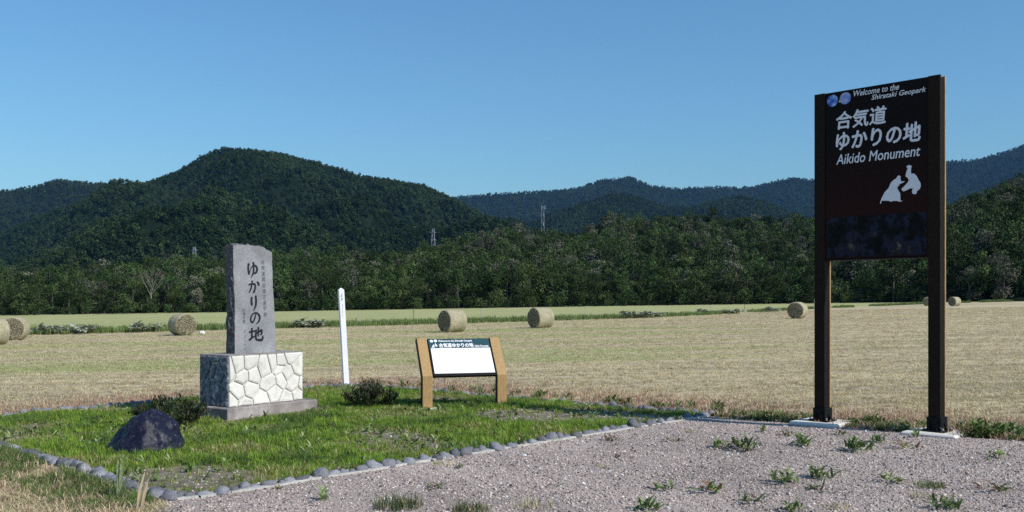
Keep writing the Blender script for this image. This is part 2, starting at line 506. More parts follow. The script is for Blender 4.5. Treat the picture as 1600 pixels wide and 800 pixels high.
def ground_material():
    m = bpy.data.materials.new('mown_meadow')
    m.use_nodes = True
    N, L = m.node_tree.nodes, m.node_tree.links
    bs = N['Principled BSDF']
    bs.inputs['Roughness'].default_value = 0.95
    bs.inputs['Specular IOR Level'].default_value = 0.1
    tc = N.new('ShaderNodeTexCoord')
    at = N.new('ShaderNodeAttribute')
    at.attribute_name = 'cover'
    sp = N.new('ShaderNodeSeparateColor')
    L.new(at.outputs['Color'], sp.inputs[0])

    def noise_n(scale, stretch=None, detail=6, rough=0.6):
        n = N.new('ShaderNodeTexNoise')
        n.inputs['Scale'].default_value = scale
        n.inputs['Detail'].default_value = detail
        n.inputs['Roughness'].default_value = rough
        s = tc.outputs['Object']
        if stretch:
            mp = N.new('ShaderNodeMapping')
            mp.inputs['Scale'].default_value = stretch
            mp.inputs['Rotation'].default_value = (0, 0, R(-9))
            L.new(s, mp.inputs[0])
            s = mp.outputs[0]
        L.new(s, n.inputs['Vector'])
        return n.outputs[0]

    def ramp(src, stops):
        r = N.new('ShaderNodeValToRGB')
        el = r.color_ramp.elements
        while len(el) < len(stops):
            el.new(0.5)
        for e, (p, c) in zip(el, stops):
            e.position = p
            e.color = (*c, 1)
        L.new(src, r.inputs[0])
        return r.outputs[0]

    def mix(f, a, b, mode='MIX'):
        x = N.new('ShaderNodeMix')
        x.data_type = 'RGBA'
        x.blend_type = mode
        if isinstance(f, float):
            x.inputs[0].default_value = f
        else:
            L.new(f, x.inputs[0])
        L.new(a, x.inputs[6])
        L.new(b, x.inputs[7])
        return x.outputs[2]
    dry = ramp(noise_n(7.0, None, 9, 0.75), [(0.3, (0.33, 0.265, 0.16)), (0.5, (0.50, 0.415, 0.27)), (0.7, (0.64, 0.55, 0.385))])
    rows = ramp(noise_n(0.55, (0.22, 1.6, 1), 5), [(0.40, (0.62, 0.62, 0.60)), (0.58, (1.12, 1.1, 1.05))])
    dry = mix(0.8, dry, rows, 'MULTIPLY')
    green = ramp(noise_n(3.0, None, 8, 0.7), [(0.3, (0.22, 0.245, 0.085)), (0.55, (0.35, 0.37, 0.14)), (0.72, (0.45, 0.46, 0.21))])
    dry = mix(sp.outputs[2], dry, green)
    red = ramp(noise_n(9.0, None, 8, 0.7), [(0.3, (0.20, 0.115, 0.085)), (0.55, (0.37, 0.225, 0.165)), (0.72, (0.49, 0.34, 0.25))])
    dry = mix(sp.outputs[1], dry, red)
    farc = ramp(noise_n(0.30, (0.3, 1.0, 1), 7, 0.65), [(0.3, (0.255, 0.27, 0.105)), (0.5, (0.36, 0.36, 0.16)), (0.7, (0.45, 0.43, 0.215))])
    c = mix(sp.outputs[0], dry, farc)
    L.new(c, bs.inputs['Base Color'])
    bp = N.new('ShaderNodeBump')
    bp.inputs['Strength'].default_value = 0.7
    bp.inputs['Distance'].default_value = 0.06
    L.new(noise_n(14.0, None, 8, 0.7), bp.inputs['Height'])
    L.new(bp.outputs[0], bs.inputs['Normal'])
    return m


gmesh.materials.append(ground_material())
tag(obj('ground', gmesh), kind='structure')


def flat_poly(name, P, dz, material, step=0.6):
    """a polygon laid on the slope"""
    b = MB()
    b.add([(x, y, gz(x) + dz) for x, y in P], [tuple(range(len(P)))])
    o = b.build(name, material)
    return tag(o, kind='structure')


flat_poly('gravel_lot', GRAVEL, 0.006, M['gravel_bed'])
flat_poly('garden_plot', PLOT, 0.012, M['plot_soil'])

# ------------------------------------------------------------------ hills
F = 1537.0
L1_SKY = [(-500, 425), (0, 427), (100, 424), (170, 417), (230, 408), (300, 404), (400, 401), (480, 393), (540, 396), (600, 398), (640, 394), (680, 384), (720, 371), (780, 359), (830, 358), (870, 362), (920, 353), (960, 341), (1050, 336), (1130, 342), (1200, 345), (1270, 340), (1380, 335), (1480, 318), (1510, 305), (1540, 290), (1570, 281), (1600, 275), (1700, 266), (2100, 262)]
L2_SKY = [(-500, 430), (-200, 400), (0, 368), (60, 346), (130, 319), (190, 295), (240, 281), (280, 266), (320, 241), (350, 230), (400, 234), (440, 240), (500, 254), (560, 272), (620, 282), (660, 291), (710, 311), (760, 336), (800, 353), (860, 385), (940, 420), (1100, 445)]
L3_SKY = [(-500, 330), (-200, 310), (0, 298), (50, 291), (90, 280), (120, 284), (190, 288), (260, 290), (400, 310), (600, 360)]
L4_SKY = [(650, 400), (760, 372), (820, 350), (870, 327), (920, 312), (960, 299), (1000, 306), (1040, 322), (1080, 322), (1120, 311), (1160, 305), (1200, 315), (1240, 333), (1300, 348), (1500, 330), (1700, 320), (2000, 330)]
L5_SKY = [(300, 330), (600, 315), (700, 309), (760, 304), (860, 299), (900, 294), (940, 281), (985, 277), (1015, 290), (1060, 295), (1100, 293), (1180, 292), (1210, 283), (1240, 278), (1270, 281), (1370, 276), (1480, 253), (1530, 249), (1560, 241), (1600, 227), (1680, 205), (1900, 190), (2200, 220)]


class Hill:
    def __init__(s, sky, tree, ridge, foot, namp, nscale, power, px0, px1, seed):
        s.sky, s.tree, s.ridge, s.foot = sky, tree, ridge, foot
        s.namp, s.nscale, s.power, s.px0, s.px1, s.seed = namp, nscale, power, px0, px1, seed

    def pos(s, px, t):
        """t 0 at the foot, 1 at the ridge, beyond 1 down the far side"""
        D, Fo = interp(s.ridge, px), interp(s.foot, px)
        d = Fo + (D - Fo) * t
        x = (px - 800) / F * d
        zr = CAM_H + (470 - interp(s.sky, px)) * D / F - s.tree
        z0 = gz((px - 800) / F * Fo) - 0.6
        zr = max(zr, z0 + 1)
        if t <= 1:
            z = z0 + (zr - z0) * t ** s.power
            w = t * (1 - t) * 4
            z += s.namp * w * (fnoise(x * s.nscale, d * s.nscale, s.seed, 4) - 0.15)
        else:
            z = zr - (zr - z0) * min(1, (t - 1) * 1.3) ** 1.2
        return x, d, max(z, z0)

    def sheet(s, name, nc, nr, material):
        b = MB()
        ts = [i / nr for i in range(nr + 1)] + [1.06, 1.15, 1.3, 1.5, 1.78]
        vs = []
        for i in range(nc + 1):
            px = s.px0 + (s.px1 - s.px0) * i / nc
            vs += [s.pos(px, t) for t in ts]
        n = len(ts)
        fs = [(i * n + j, (i + 1) * n + j, (i + 1) * n + j + 1, i * n + j + 1) for i in range(nc) for j in range(n - 1)]
        b.add(vs, fs)
        return tag(b.build(name, material, smooth=True), kind='structure')

    def points(s, count, t0=0.0, t1=1.06, px0=None, px1=None, rnd=random):
        px0 = s.px0 if px0 is None else px0
        px1 = s.px1 if px1 is None else px1
        out = []
        dmax = max(interp(s.ridge, px) for px in (px0, (px0 + px1) / 2, px1)) * t1
        while len(out) < count:
            px, t = rnd.uniform(px0, px1), rnd.uniform(t0, t1)
            p = s.pos(px, t)
            if rnd.random() * dmax < p[1]:
                out.append(p)
        return out


H1 = Hill(L1_SKY, 8.5, [(-500, 430), (700, 430), (900, 440), (1300, 430), (1480, 370), (1600, 340), (2100, 330)],
          [(-500, 246), (900, 246), (1300, 222), (1600, 186), (2100, 170)], 5.0, 0.012, 1.0, -260, 1860, 11)
H2 = Hill(L2_SKY, 7.0, [(-500, 1800), (1100, 1800)], [(-500, 640), (1100, 640)], 90, 0.0042, 1.15, -260, 1020, 22)
H3 = Hill(L3_SKY, 7.0, [(-500, 2900), (600, 2900)], [(-500, 2000), (600, 2000)], 120, 0.003, 1.0, -260, 560, 33)
H4 = Hill(L4_SKY, 8.0, [(600, 2700), (2000, 2700)], [(600, 1500), (2000, 1500)], 60, 0.0032, 1.1, 660, 1900, 44)
H5 = Hill(L5_SKY, 8.0, [(300, 4900), (2200, 4900)], [(300, 3000), (2200, 3000)], 110, 0.0018, 1.0, 480, 2000, 55)
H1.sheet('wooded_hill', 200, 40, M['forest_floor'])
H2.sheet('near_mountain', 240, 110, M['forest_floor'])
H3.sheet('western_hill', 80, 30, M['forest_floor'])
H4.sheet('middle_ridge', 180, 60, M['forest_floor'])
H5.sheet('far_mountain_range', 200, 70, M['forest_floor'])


# ------------------------------------------------------------------ trees
def crown_mesh_data(b, rnd, h, r, n, leaf, kind, base, mi=0):
    """leaf cards spread through lobes of a crown"""
    lobes = []
    if kind == 'conifer':
        for k in range(9):
            t = k / 8
            lobes.append((Vector((rnd.uniform(-.1, .1) * r, rnd.uniform(-.1, .1) * r, base + (h - base) * (0.08 + 0.9 * t))), Vector((r * (1.02 - 0.92 * t), r * (1.02 - 0.92 * t), (h - base) * 0.10))))
    else:
        nl = rnd.randint(9, 13)
        for k in range(nl):
            t = rnd.random()
            a = rnd.uniform(0, 2 * PI)
            zc = base + (h - base) * (0.12 + 0.76 * t)
            env = math.sin(PI * min(1, 0.18 + 0.78 * (1 - t))) ** 0.7
            rr = r * env * rnd.uniform(0.35, 0.72)
            s = r * rnd.uniform(0.32, 0.52)
            lobes.append((Vector((math.cos(a) * rr, math.sin(a) * rr, zc)), Vector((s, s, s * rnd.uniform(0.65, 0.95)))))
        lobes.append((Vector((0, 0, h - r * 0.4)), Vector((r * 0.42, r * 0.42, r * 0.42))))
    wts = [l[1].x * l[1].y for l in lobes]
    for i in range(n):
        c, s = rnd.choices(lobes, wts)[0]
        while True:
            d = Vector((rnd.gauss(0, 1), rnd.gauss(0, 1), rnd.gauss(0.25, 1)))
            if d.length > 0.1:
                break
        d.normalize()
        q = rnd.uniform(0.55, 1.08) ** 0.8
        p = c + Vector((d.x * s.x, d.y * s.y, d.z * s.z)) * q
        nrm = (d + Vector((rnd.gauss(0, .6), rnd.gauss(0, .6), rnd.gauss(0.2, .6)))).normalized()
        u = nrm.orthogonal().normalized()
        u.rotate(Matrix.Rotation(rnd.uniform(0, 2 * PI), 3, nrm))
        w = nrm.cross(u)
        L = leaf * rnd.uniform(0.55, 1.25)
        W = L * rnd.uniform(0.45, 0.8)
        b.add([p - u * L * .5, p + w * W * .5 + nrm * L * .12, p + u * L * .5, p - w * W * .5 + nrm * L * .12], [(0, 1, 2, 3)], mi)


def trunk_data(b, rnd, h, base, r, kind, mi=0):
    lean = Vector((rnd.uniform(-.05, .05), rnd.uniform(-.05, .05), 1))
    tr = h * 0.018 + 0.03
    pts = [Vector((0, 0, -0.4))] + [lean * (h * 0.85 * t) + Vector((rnd.uniform(-.1, .1), rnd.uniform(-.1, .1), 0)) * t for t in (0.12, .3, .5, .75, 1)]
    b.tube(pts, [tr * 1.4, tr, tr * .85, tr * .65, tr * .4, tr * .12], 6, mi)
    if kind != 'conifer':
        for k in range(5):
            t = rnd.uniform(.3, .75)
            p0 = lean * (h * 0.85 * t)
            a = rnd.uniform(0, 2 * PI)
            p1 = p0 + Vector((math.cos(a), math.sin(a), rnd.uniform(.6, 1.2))) * r * 0.6
            b.tube([p0, (p0 + p1) / 2 + Vector((0, 0, .15)), p1], [tr * .45, tr * .3, tr * .1], 4, mi)


def tree_variant(seed, h, r, n, leaf, kind='broad', base=None):
    rnd = random.Random(seed)
    base = h * (0.06 if kind == 'conifer' else 0.12) if base is None else base
    cb, tb = MB(), MB()
    crown_mesh_data(cb, rnd, h, r, n, leaf, kind, base)
    trunk_data(tb, rnd, h, base, r, kind)
    return cb, tb


# tree line: single trees at the far edge of the field
LEAFS = [M['leaf_a'], M['leaf_b'], M['leaf_b'], M['leaf_a'], M['leaf_c'], M['leaf_b'], M['leaf_a'], M['leaf_b']]
VAR = []
for k in range(8):
    hh = [10.5, 9.5, 11.5, 9, 8, 10, 7.5, 9][k]
    rr = [3.6, 3.3, 3.4, 3.6, 2.8, 4.0, 3.0, 3.2][k]
    cb, tb = tree_variant(100 + k, hh, rr, 1900, 0.48, 'broad', hh * 0.03)
    VAR.append((cb.mesh('tree_crown', LEAFS[k]), tb.mesh('tree_trunk', M['bark'], True), hh))


def line_y(x):
    px = 800 + x / 232 * F
    return interp([(-400, 238), (900, 238), (1300, 216), (1600, 181), (2100, 168)], px)


rt = random.Random(5)
tree_objs = []


SEG = [(-60, 'beyond the leftmost hay bales'), (180, 'left of the bare birch'), (345, 'between the bare birch and the standing stone'), (440, 'behind the standing stone'), (535, 'left of the white post'), (640, 'right of the white post'),
       (790, 'behind the information board'), (900, 'beyond the bale right of the information board'), (1080, 'beyond the middle dock plants'), (1275, 'beyond the bale left of the tall sign'), (1460, 'seen between the sign posts'), (9999, 'right of the tall sign')]


def where(x, y):
    px = 800 + x / y * F
    return next(w for lim, w in SEG if px < lim)


def tree_label(x, k, s):
    look = ['dark green', 'mid green', 'mid green', 'dark green', 'grey-green', 'mid green', 'dark green', 'mid green'][k]
    h = VAR[k][2] * s
    size = 'tall' if h > 9.6 else ('low' if h < 8 else 'mid-sized')
    return '%s %s tree of the front row, %s' % (size, look, where(x, line_y(x)))


def put_tree(x, y, k, s, z=None):
    cr, tk, hh = VAR[k]
    t = thing('broadleaf_tree', tree_label(x, k, s), 'tree', (x, y, gz(x) - 0.05 if z is None else z), rt.uniform(0, 6.28), 'trees of the front tree line')
    t.scale = (s * rt.uniform(.9, 1.12), s * rt.uniform(.9, 1.12), s)
    obj('trunk', tk, t)
    obj('crown', cr, t)
    return t


x = -176.0
row = 0
while x < 168:
    y = line_y(x)
    sc = 0.86 + 0.24 * fnoise(x * 0.03, 1.7) + rt.uniform(-.22, .2)
    if x < -60:
        sc *= 0.95
    if not (-88.5 < x < -84.5):
        put_tree(x, y + rt.uniform(-2.0, 2.5), rt.randrange(8), sc)
    x += rt.uniform(2.2, 4.0)
# low bushes that fill the foot of the line
for k in range(4):
    cb, tb = tree_variant(300 + k, 3.6, 2.4, 420, 0.5, 'broad', 0.15)
    VAR.append((cb.mesh('bush_crown', LEAFS[k]), tb.mesh('bush_stem', M['bark'], True), 3.6))
x = -176.0
while x < 160:
    y = line_y(x) - 3.6
    cr, tk, hh = VAR[8 + rt.randrange(4)]
    t = thing('bush', ('low', 'spreading', 'rounded', 'ragged')[rt.randrange(4)] + ' dark bush below the trees, ' + where(x, y), 'bush', (x, y + rt.uniform(-.8, 1), gz(x)), rt.uniform(0, 6.28), 'bushes at the foot of the tree line')
    s = rt.uniform(.6, 1.15)
    t.scale = (s, s, s * rt.uniform(.7, 1.2))
    obj('stem', tk, t)
    obj('crown', cr, t)
    x += rt.uniform(1.8, 4.2)

# wooded hill behind the tree line
HT = []
for k in range(9):
    rnd_h = [9, 10.5, 8.5, 11, 9.5, 10, 8, 12, 9][k]
    kind = 'conifer' if k in (3, 7) else 'broad'
    cb, tb = MB(), MB()
    r = random.Random(400 + k)
    crown_mesh_data(cb, r, rnd_h, 2.2 if kind == 'conifer' else [3.3, 3.6, 3.0, 0, 3.5, 3.1, 3.2, 0, 2.9][k], 1000, 0.58, kind, rnd_h * 0.04, 0)
    trunk_data(cb, r, rnd_h, 1, 3, kind, 1)
    lm = [M['leaf_a'], M['leaf_b'], M['leaf_b'], M['leaf_a'], M['leaf_c'], M['leaf_b'], M['leaf_a'], M['leaf_a'], M['leaf_c']][k]
    HT.append(new_template('hill_tree_%d' % k, cb.mesh('hill_tree', [lm, M['bark']])))
rh = random.Random(6)
items = []
for (x, y, z) in H1.points(4300, 0.0, 1.08, rnd=rh):
    s = rh.uniform(.6, 1.05) + (.22 if rh.random() < .12 else 0)
    items.append((x, y, z - 0.3, 0, 0, rh.uniform(0, 6.28), s, s, s * rh.uniform(.9, 1.15), rh.choices(range(9), [5, 6, 6, 1.2, 2.6, 6, 4, .8, 2.2])[0]))
scatter('hill_wood', items, HT, 'dense dark green mixed woodland covering the low hill behind the field', 'woodland')

# mountain forests
MT = []
for k in range(6):
    kind = 'conifer' if k in (1, 4) else 'broad'
    b = MB()
    r = random.Random(500 + k)
    crown_mesh_data(b, r, 9.5, 2.6 if kind == 'conifer' else 4.0, 110, 1.9, kind, 0.3, 0)
    MT.append(new_template('mountain_tree_%d' % k, b.mesh('mountain_tree', M['mount_leaf_a'] if k % 2 else M['mount_leaf_b'])))


b = MB()
crown_mesh_data(b, random.Random(507), 9.0, 4.2, 110, 1.9, 'broad', 0.3, 0)
MT.append(new_template('mountain_tree_6', b.mesh('mountain_tree', M['mount_leaf_c'])))


def forest(name, hill, n, t0, px0, px1, smin, smax, label, seed, stripes=False):
    r = random.Random(seed)
    it = []
    for (x, y, z) in hill.points(n, t0, 1.05, px0, px1, r):
        s = r.uniform(smin, smax)
        px = 800 + x / y * F
        q = fnoise(x * .004, y * .004, seed, 3) + r.gauss(0, .25)
        k = r.choice((1, 3, 4, 5)) if q < -.12 else (r.choice((0, 2, 6)) if q > .2 else r.randrange(6))
        if stripes and 232 < px - (y - 1350) * .02 < 318 and 1130 < y < 1660:
            # plantation: dark conifer rows between paler broadleaf rows up the slope
            ph = ((px - (y - 1350) * .02 - 232) / 14.0) % 1
            if ph < .36:
                continue
            k = r.choice((6, 6, 0))
            s *= .72
        it.append((x, y, z - 0.4 * s, 0, 0, r.uniform(0, 6.28), s, s, s * r.uniform(.85, 1.15), k))
    tmpl = [new_template('%s_tree_%d' % (name, i), t.data) for i, t in enumerate(MT)]
    scatter(name, it, tmpl, label, 'forest')


forest('mountain_forest', H2, 48000, 0.12, -200, 940, .7, 1.1, 'dark forest covering the big rounded mountain on the left', 61, True)
forest('western_forest', H3, 9500, 0.4, -200, 400, .8, 1.3, 'bluish dark forest on the hill behind the big mountain at far left', 62)
forest('ridge_forest', H4, 19000, 0.38, 720, 1750, .8, 1.3, 'dark blue-green forest on the lower ridges in front of the far range', 63)
forest('far_forest', H5, 25000, 0.45, 640, 1800, 1.1, 2.0, 'blue hazy forest on the far mountain range along the skyline', 64)


# bare birch in the tree line
def birch():
    x, y = -86.5, 236.0
    t = thing('birch_tree', 'bare pale birch with forked white trunk in the tree line at left', 'tree', (x, y, gz(x)))
    r = random.Random(9)
    b = MB()
    b.tube([(0, 0, -.3), (.1, 0, 2.5), (-.1, 0, 4.8)], [.14, .11, .09], 7)
    b.build('trunk', M['birch'], t, True)

    def limb(p, d, L, rad, depth, mb):
        q = p + d * L
        mid = (p + q) / 2 + Vector((r.uniform(-.1, .1), r.uniform(-.1, .1), 0)) * L
        mb.tube([p, mid, q], [rad, rad * .8, rad * .6], 5, 0, False)
        if depth:
            for k in range(r.randint(2, 3)):
                nd = (d + Vector((r.uniform(-.55, .55), r.uniform(-.5, .5), r.uniform(.0, .45)))).normalized()
                limb(q if k else mid, nd, L * r.uniform(.6, .8), rad * .6, depth - 1, mb)
    for dx in (-.5, -.15, .25, .6):
        mb = MB()
        limb(Vector((-.1, 0, 4.4)), Vector((dx, r.uniform(-.3, .3), 1)).normalized(), 2.4, .06, 4, mb)
        mb.build('limb', M['birch'], t)


birch()


# ------------------------------------------------------------------ masts on the hill
def lattice(name, label, px, d, top_y, base_w, top_w, arms, dishes=False, t=None):
    x = (px - 800) / F * d
    D, Fo = interp(H1.ridge, px), interp(H1.foot, px)
    zb = H1.pos(px, (d - Fo) / (D - Fo))[2] - 0.5
    zt = CAM_H + (470 - top_y) * d / F
    h = zt - zb
    root = thing(name, label, 'tower', (x, d, zb))
    rad = 0.11
    for sx, sy in ((-1, -1), (1, -1), (1, 1), (-1, 1)):
        b = MB()
        b.tube([(sx * base_w / 2, sy * base_w / 2, 0), (sx * top_w / 2, sy * top_w / 2, h)], [rad, rad * .8], 4)
        b.build('leg', M['galv'], root)
    n = 9
    b = MB()
    for i in range(n):
        w0 = base_w + (top_w - base_w) * i / n
        w1 = base_w + (top_w - base_w) * (i + 1) / n
        z0, z1 = h * i / n, h * (i + 1) / n
        for (ax, ay), (bx, by) in (((-1, -1), (1, -1)), ((1, -1), (1, 1)), ((1, 1), (-1, 1)), ((-1, 1), (-1, -1))):
            b.tube([(ax * w0 / 2, ay * w0 / 2, z0), (bx * w1 / 2, by * w1 / 2, z1)], [.06, .06], 3)
            b.tube([(bx * w0 / 2, by * w0 / 2, z0), (ax * w1 / 2, ay * w1 / 2, z1)], [.06, .06], 3)
    b.build('bracing', M['galv'], root)
    for zz, w in arms:
        b = MB()
        b.tube([(-w, 0, h * zz), (0, 0, h * zz + .5), (w, 0, h * zz)], [.05, .14, .05], 4)
        b.tube([(-w, 0, h * zz), (w, 0, h * zz)], [.05, .05], 4)
        b.build('cross_arm', M['galv'], root)
    if dishes:
        for k, (zz, a) in enumerate(((.97, 0), (.97, 2.1), (.97, 4.2), (.80, 1), (.80, 3.1), (.80, 5.2), (.62, 5.0))):
            b = MB()
            p = Vector((math.cos(a), math.sin(a), 0)) * (top_w / 2 + .55)
            b.bbox((p.x - .18, p.y - .18, h * zz - .9), (p.x + .18, p.y + .18, h * zz + .9), .05)
            b.tube([(0, 0, h * zz), (p.x, p.y, h * zz)], [.07, .07], 4)
            b.build('antenna', M['galv'], root)
    return root


lattice('power_pylon', 'grey lattice power pylon standing above the woodland, before the big mountain', 677, 445, 357, 2.6, .8, [(.90, 1.5), (.72, 1.6)])
lattice('telecom_mast', 'pale telecom mast with antennas rising above the wooded hill in the middle', 848, 448, 322, 1.5, .9, [], True)
lattice('power_pylon', 'small distant power pylon just left of the standing stone', 304, 445, 386, 2.6, .8, [(.90, 1.5), (.72, 1.6)])


# ------------------------------------------------------------------ hay bales
def bale_mesh(seed):
    r = random.Random(seed)
    b = MB()
    n, rad, ln = 40, 0.62, 1.18
    prof = [(0.0, 0.0), (0.2, 0.0), (0.38, 0.0), (0.50, 0.0), (0.575, 0.02), (0.612, 0.07)]
    rings = [(q, -ln / 2 + w) for q, w in prof] + [(rad, -ln / 2 + .15 + (ln - .3) * i / 8) for i in range(9)] + [(q, ln / 2 - w) for q, w in reversed(prof)]
    vs = []
    for i, (q, yv) in enumerate(rings):
        for k in range(n):
            a = 2 * PI * k / n
            spiral = 0.02 * math.sin(q * 60 + a) if q < .55 else 0
            s = math.copysign(1, yv)
            rr = q * (1 + .03 * fnoise(math.cos(a) * 2, math.sin(a) * 2, yv * 3 + seed) + .012 * r.uniform(-1, 1))
            zz = rr * math.sin(a) + rad
            if zz < .05:
                zz = zz * .4 + .03
            vs.append((rr * math.cos(a), yv + s * spiral + .012 * r.uniform(-1, 1), zz))
    fs = [(i * n + k, i * n + (k + 1) % n, (i + 1) * n + (k + 1) % n, (i + 1) * n + k) for i in range(1, len(rings) - 2) for k in range(n)]
    fs.append(tuple(n + k for k in reversed(range(n))))
    fs.append(tuple((len(rings) - 2) * n + k for k in range(n)))
    b.add(vs, fs)
    for i_, f_ in enumerate(b.f):
        ys_ = [abs(b.v[q_][1]) for q_ in f_]
        if min(ys_) > ln / 2 - .05:
            b.m[i_] = 1
    fz = MB()
    for i in range(520):
        a = r.uniform(0, 2 * PI)
        if r.random() < .5:
            p = Vector((math.cos(a) * rad, r.uniform(-ln / 2, ln / 2), math.sin(a) * rad + rad))
            o = Vector((math.cos(a), 0, math.sin(a)))
        else:
            q = rad * math.sqrt(r.random()) * .97
            s = r.choice((-1, 1))
            p = Vector((math.cos(a) * q, s * ln / 2, math.sin(a) * q + rad))
            o = Vector((0, s, 0))
        if p.z < .08:
            continue
        d = (o * r.uniform(.2, .7) + Vector((r.gauss(0, .6), r.gauss(0, .6), r.gauss(0, .6)))).normalized()
        L = r.uniform(.04, .10)
        w = d.orthogonal().normalized() * .006
        fz.add([p - w, p + w, p + d * L], [(0, 1, 2)])
    return b.mesh('bale_body', [M['bale'], M['bale_end']], True), fz.mesh('bale_fuzz', M['straw'])


BM = [bale_mesh(1), bale_mesh(2)]
BALES = [(-13, 45.5, -35, 'hay bale cut off by the left edge of the picture'),
         (24, 51.9, 12, 'round hay bale near the left edge with its round end to the viewer'),
         (285, 55.6, 42, 'round hay bale just left of the standing stone'),
         (707, 53.4, -50, 'round hay bale behind the low information board'),
         (845, 58.6, -52, 'round hay bale right of the information board, far out in the field'),
         (1246, 72.0, -33, 'round hay bale left of the tall sign, far out in the field'),
         (1491, 131.0, -58, 'tiny distant hay bale right of the tall sign'),
         (1449, 138.0, -30, 'tiny distant hay bale half hidden behind the right post of the tall sign')]
for i, (px, d, a, lab) in enumerate(BALES):
    x = (px - 800) / F * d
    t = thing('hay_bale', lab, 'hay bale', (x, d, gz(x) - .02), R(a), 'round hay bales in the mown field')
    obj('body', BM[i % 2][0], t)
    obj('straw_wisps', BM[i % 2][1], t)

# ------------------------------------------------------------------ fence stakes, dock patches, pale stone
STAKES = [(81, 82, 1.1, 0), (215, 82, 1.05, 0), (462, 90, .7, 0), (560, 84, .9, 0), (646, 83, 1.15, 1), (751, 90, 1.0, 0), (914, 94, 1.0, 0), (1272, 118, 1.3, 0), (1110, 102, .9, 0), (1163, 104, .9, 1)]
WHERE = ['beside the leftmost hay bale', 'between the two left hay bales', 'just right of the standing stone', 'just right of the white post', 'left of the bale behind the information board',
         'between the two middle hay bales', 'right of the two middle hay bales', 'at the left post of the tall sign', 'right of the middle leafy patch', 'left of the bale by the tall sign']
for (px, d, h, dk), w in zip(STAKES, WHERE):
    x = (px - 800) / F * d
    b = MB()
    b.tube([(0, 0, -.1), (.01, 0, h)], [.03, .025], 6)
    b.tube([(.01, 0, h * .8), (.06, 0, h * .8), (.06, 0, h * .85)], [.012, .012, .012], 4)
    o = b.build('fence_stake', M['stake_dark' if dk else 'stake'])
    o.location = (x, d, gz(x))
    tag(o, ('dark' if dk else 'pale') + ' thin fence stake in the far field ' + w, 'fence stake', 'fence stakes across the far field')


def leaf_strip(b, p, az, L, W, rise, droop, r, mi=0, n=4, fold=.15):
    """one leaf: a bent tapering strip"""
    d = Vector((math.cos(az), math.sin(az), 0))
    sd = Vector((-math.sin(az), math.cos(az), 0))
    el = rise
    q = Vector(p)
    rows = []
    for i in range(n + 1):
        t = i / n
        w = W * (0.25 + 1.5 * t * (1 - t) + 0.35 * (1 - t)) * (1 if i < n else .12)
        up = Vector((0, 0, fold * w))
        rows += [q - sd * w * .5 + up, q.copy(), q + sd * w * .5 + up]
        q = q + (d * math.cos(el) + Vector((0, 0, 1)) * math.sin(el)) * (L / n)
        el -= droop / n
    fs = []
    for i in range(n):
        for k in (0, 1):
            fs.append((i * 3 + k, i * 3 + k + 1, i * 3 + k + 4, i * 3 + k + 3))
    b.add(rows, fs, mi)


def weed_mesh(seed, n, L, W, spread, rise, mats, up=0.0, red=0.0):
    r = random.Random(seed)
    b = MB()
    for i in range(n):
        a = r.uniform(0, 2 * PI)
        rr = spread * math.sqrt(r.random())
        th = r.uniform(0, 2 * PI)
        p = (rr * math.cos(th), rr * math.sin(th), r.uniform(0, up))
        leaf_strip(b, p, a, L * r.uniform(.6, 1.15), W * r.uniform(.7, 1.2), r.uniform(*rise), r.uniform(.4, 1.3), r, 1 if r.random() < red else 0)
    return b.mesh('weed', mats, True)


def tuft_mesh(seed, n, h, w, spread, lean, mats, alt=0.0):
    r = random.Random(seed)
    b = MB()
    for i in range(n):
        a, th = r.uniform(0, 2 * PI), r.uniform(0, 2 * PI)
        rr = spread * math.sqrt(r.random())
        p = Vector((rr * math.cos(th), rr * math.sin(th), -.005))
        H = h * r.uniform(.55, 1.15)
        ln = r.uniform(*lean)
        d = Vector((math.cos(a), math.sin(a), 0))
        s = Vector((-d.y, d.x, 0)) * w * r.uniform(.7, 1.2) * .5
        m1 = p + d * H * ln * .35 + Vector((0, 0, H * .6 * math.sqrt(max(.05, 1 - ln * ln * .6))))
        tp = p + d * H * ln + Vector((0, 0, H * math.sqrt(max(.03, 1 - ln * ln))))
        b.add([p - s, p + s, m1 + s * .8, m1 - s * .8, tp], [(0, 1, 2, 3), (3, 2, 4)], 1 if r.random() < alt else 0)
    return b.mesh('tuft', mats)


DOCKS = [(98, 62.0, 2.0, 26, 'wide patch of broad-leaved grey-green plants between the two left hay bales'),
         (232, 63.5, 1.0, 12, 'small patch of broad-leaved plants left of the bale beside the standing stone'),
         (478, 68.5, 1.25, 18, 'patch of broad-leaved plants between the standing stone and the white post'),
         (1005, 83.0, 1.9, 24, 'wide patch of broad-leaved grey-green plants in the middle of the field edge'),
         (1148, 97.0, 1.0, 12, 'small patch of broad-leaved plants left of the bale near the tall sign'),
         (1098, 99.0, .6, 10, 'upright single leafy plant at the field edge left of the tall sign'),
         (1206, 104.0, .9, 10, 'low leafy patch close to the bale left of the tall sign')]
for px, d, wd, n, lab in DOCKS:
    x = (px - 800) / F * d
    r = random.Random(px)
    t = thing('dock_patch', lab, 'plant', (x, d, gz(x)), 0, 'broad-leaved plants along the field edge')
    for k in range(n):
        b = MB()
        p = (r.uniform(-wd, wd), r.uniform(-.6, .6), 0)
        hh = r.uniform(.22, .55)
        b.tube([p, (p[0], p[1], hh)], [.012, .008], 4, 1)
        for j in range(7):
            leaf_strip(b, (p[0], p[1], hh * r.uniform(.4, 1)), r.uniform(0, 6.28), r.uniform(.3, .55), r.uniform(.22, .40), r.uniform(.2, .9), r.uniform(.6, 1.6), r, 0)
        b.build('leafy_stem', [M['dock_leaf'], M['twig']], t, True)

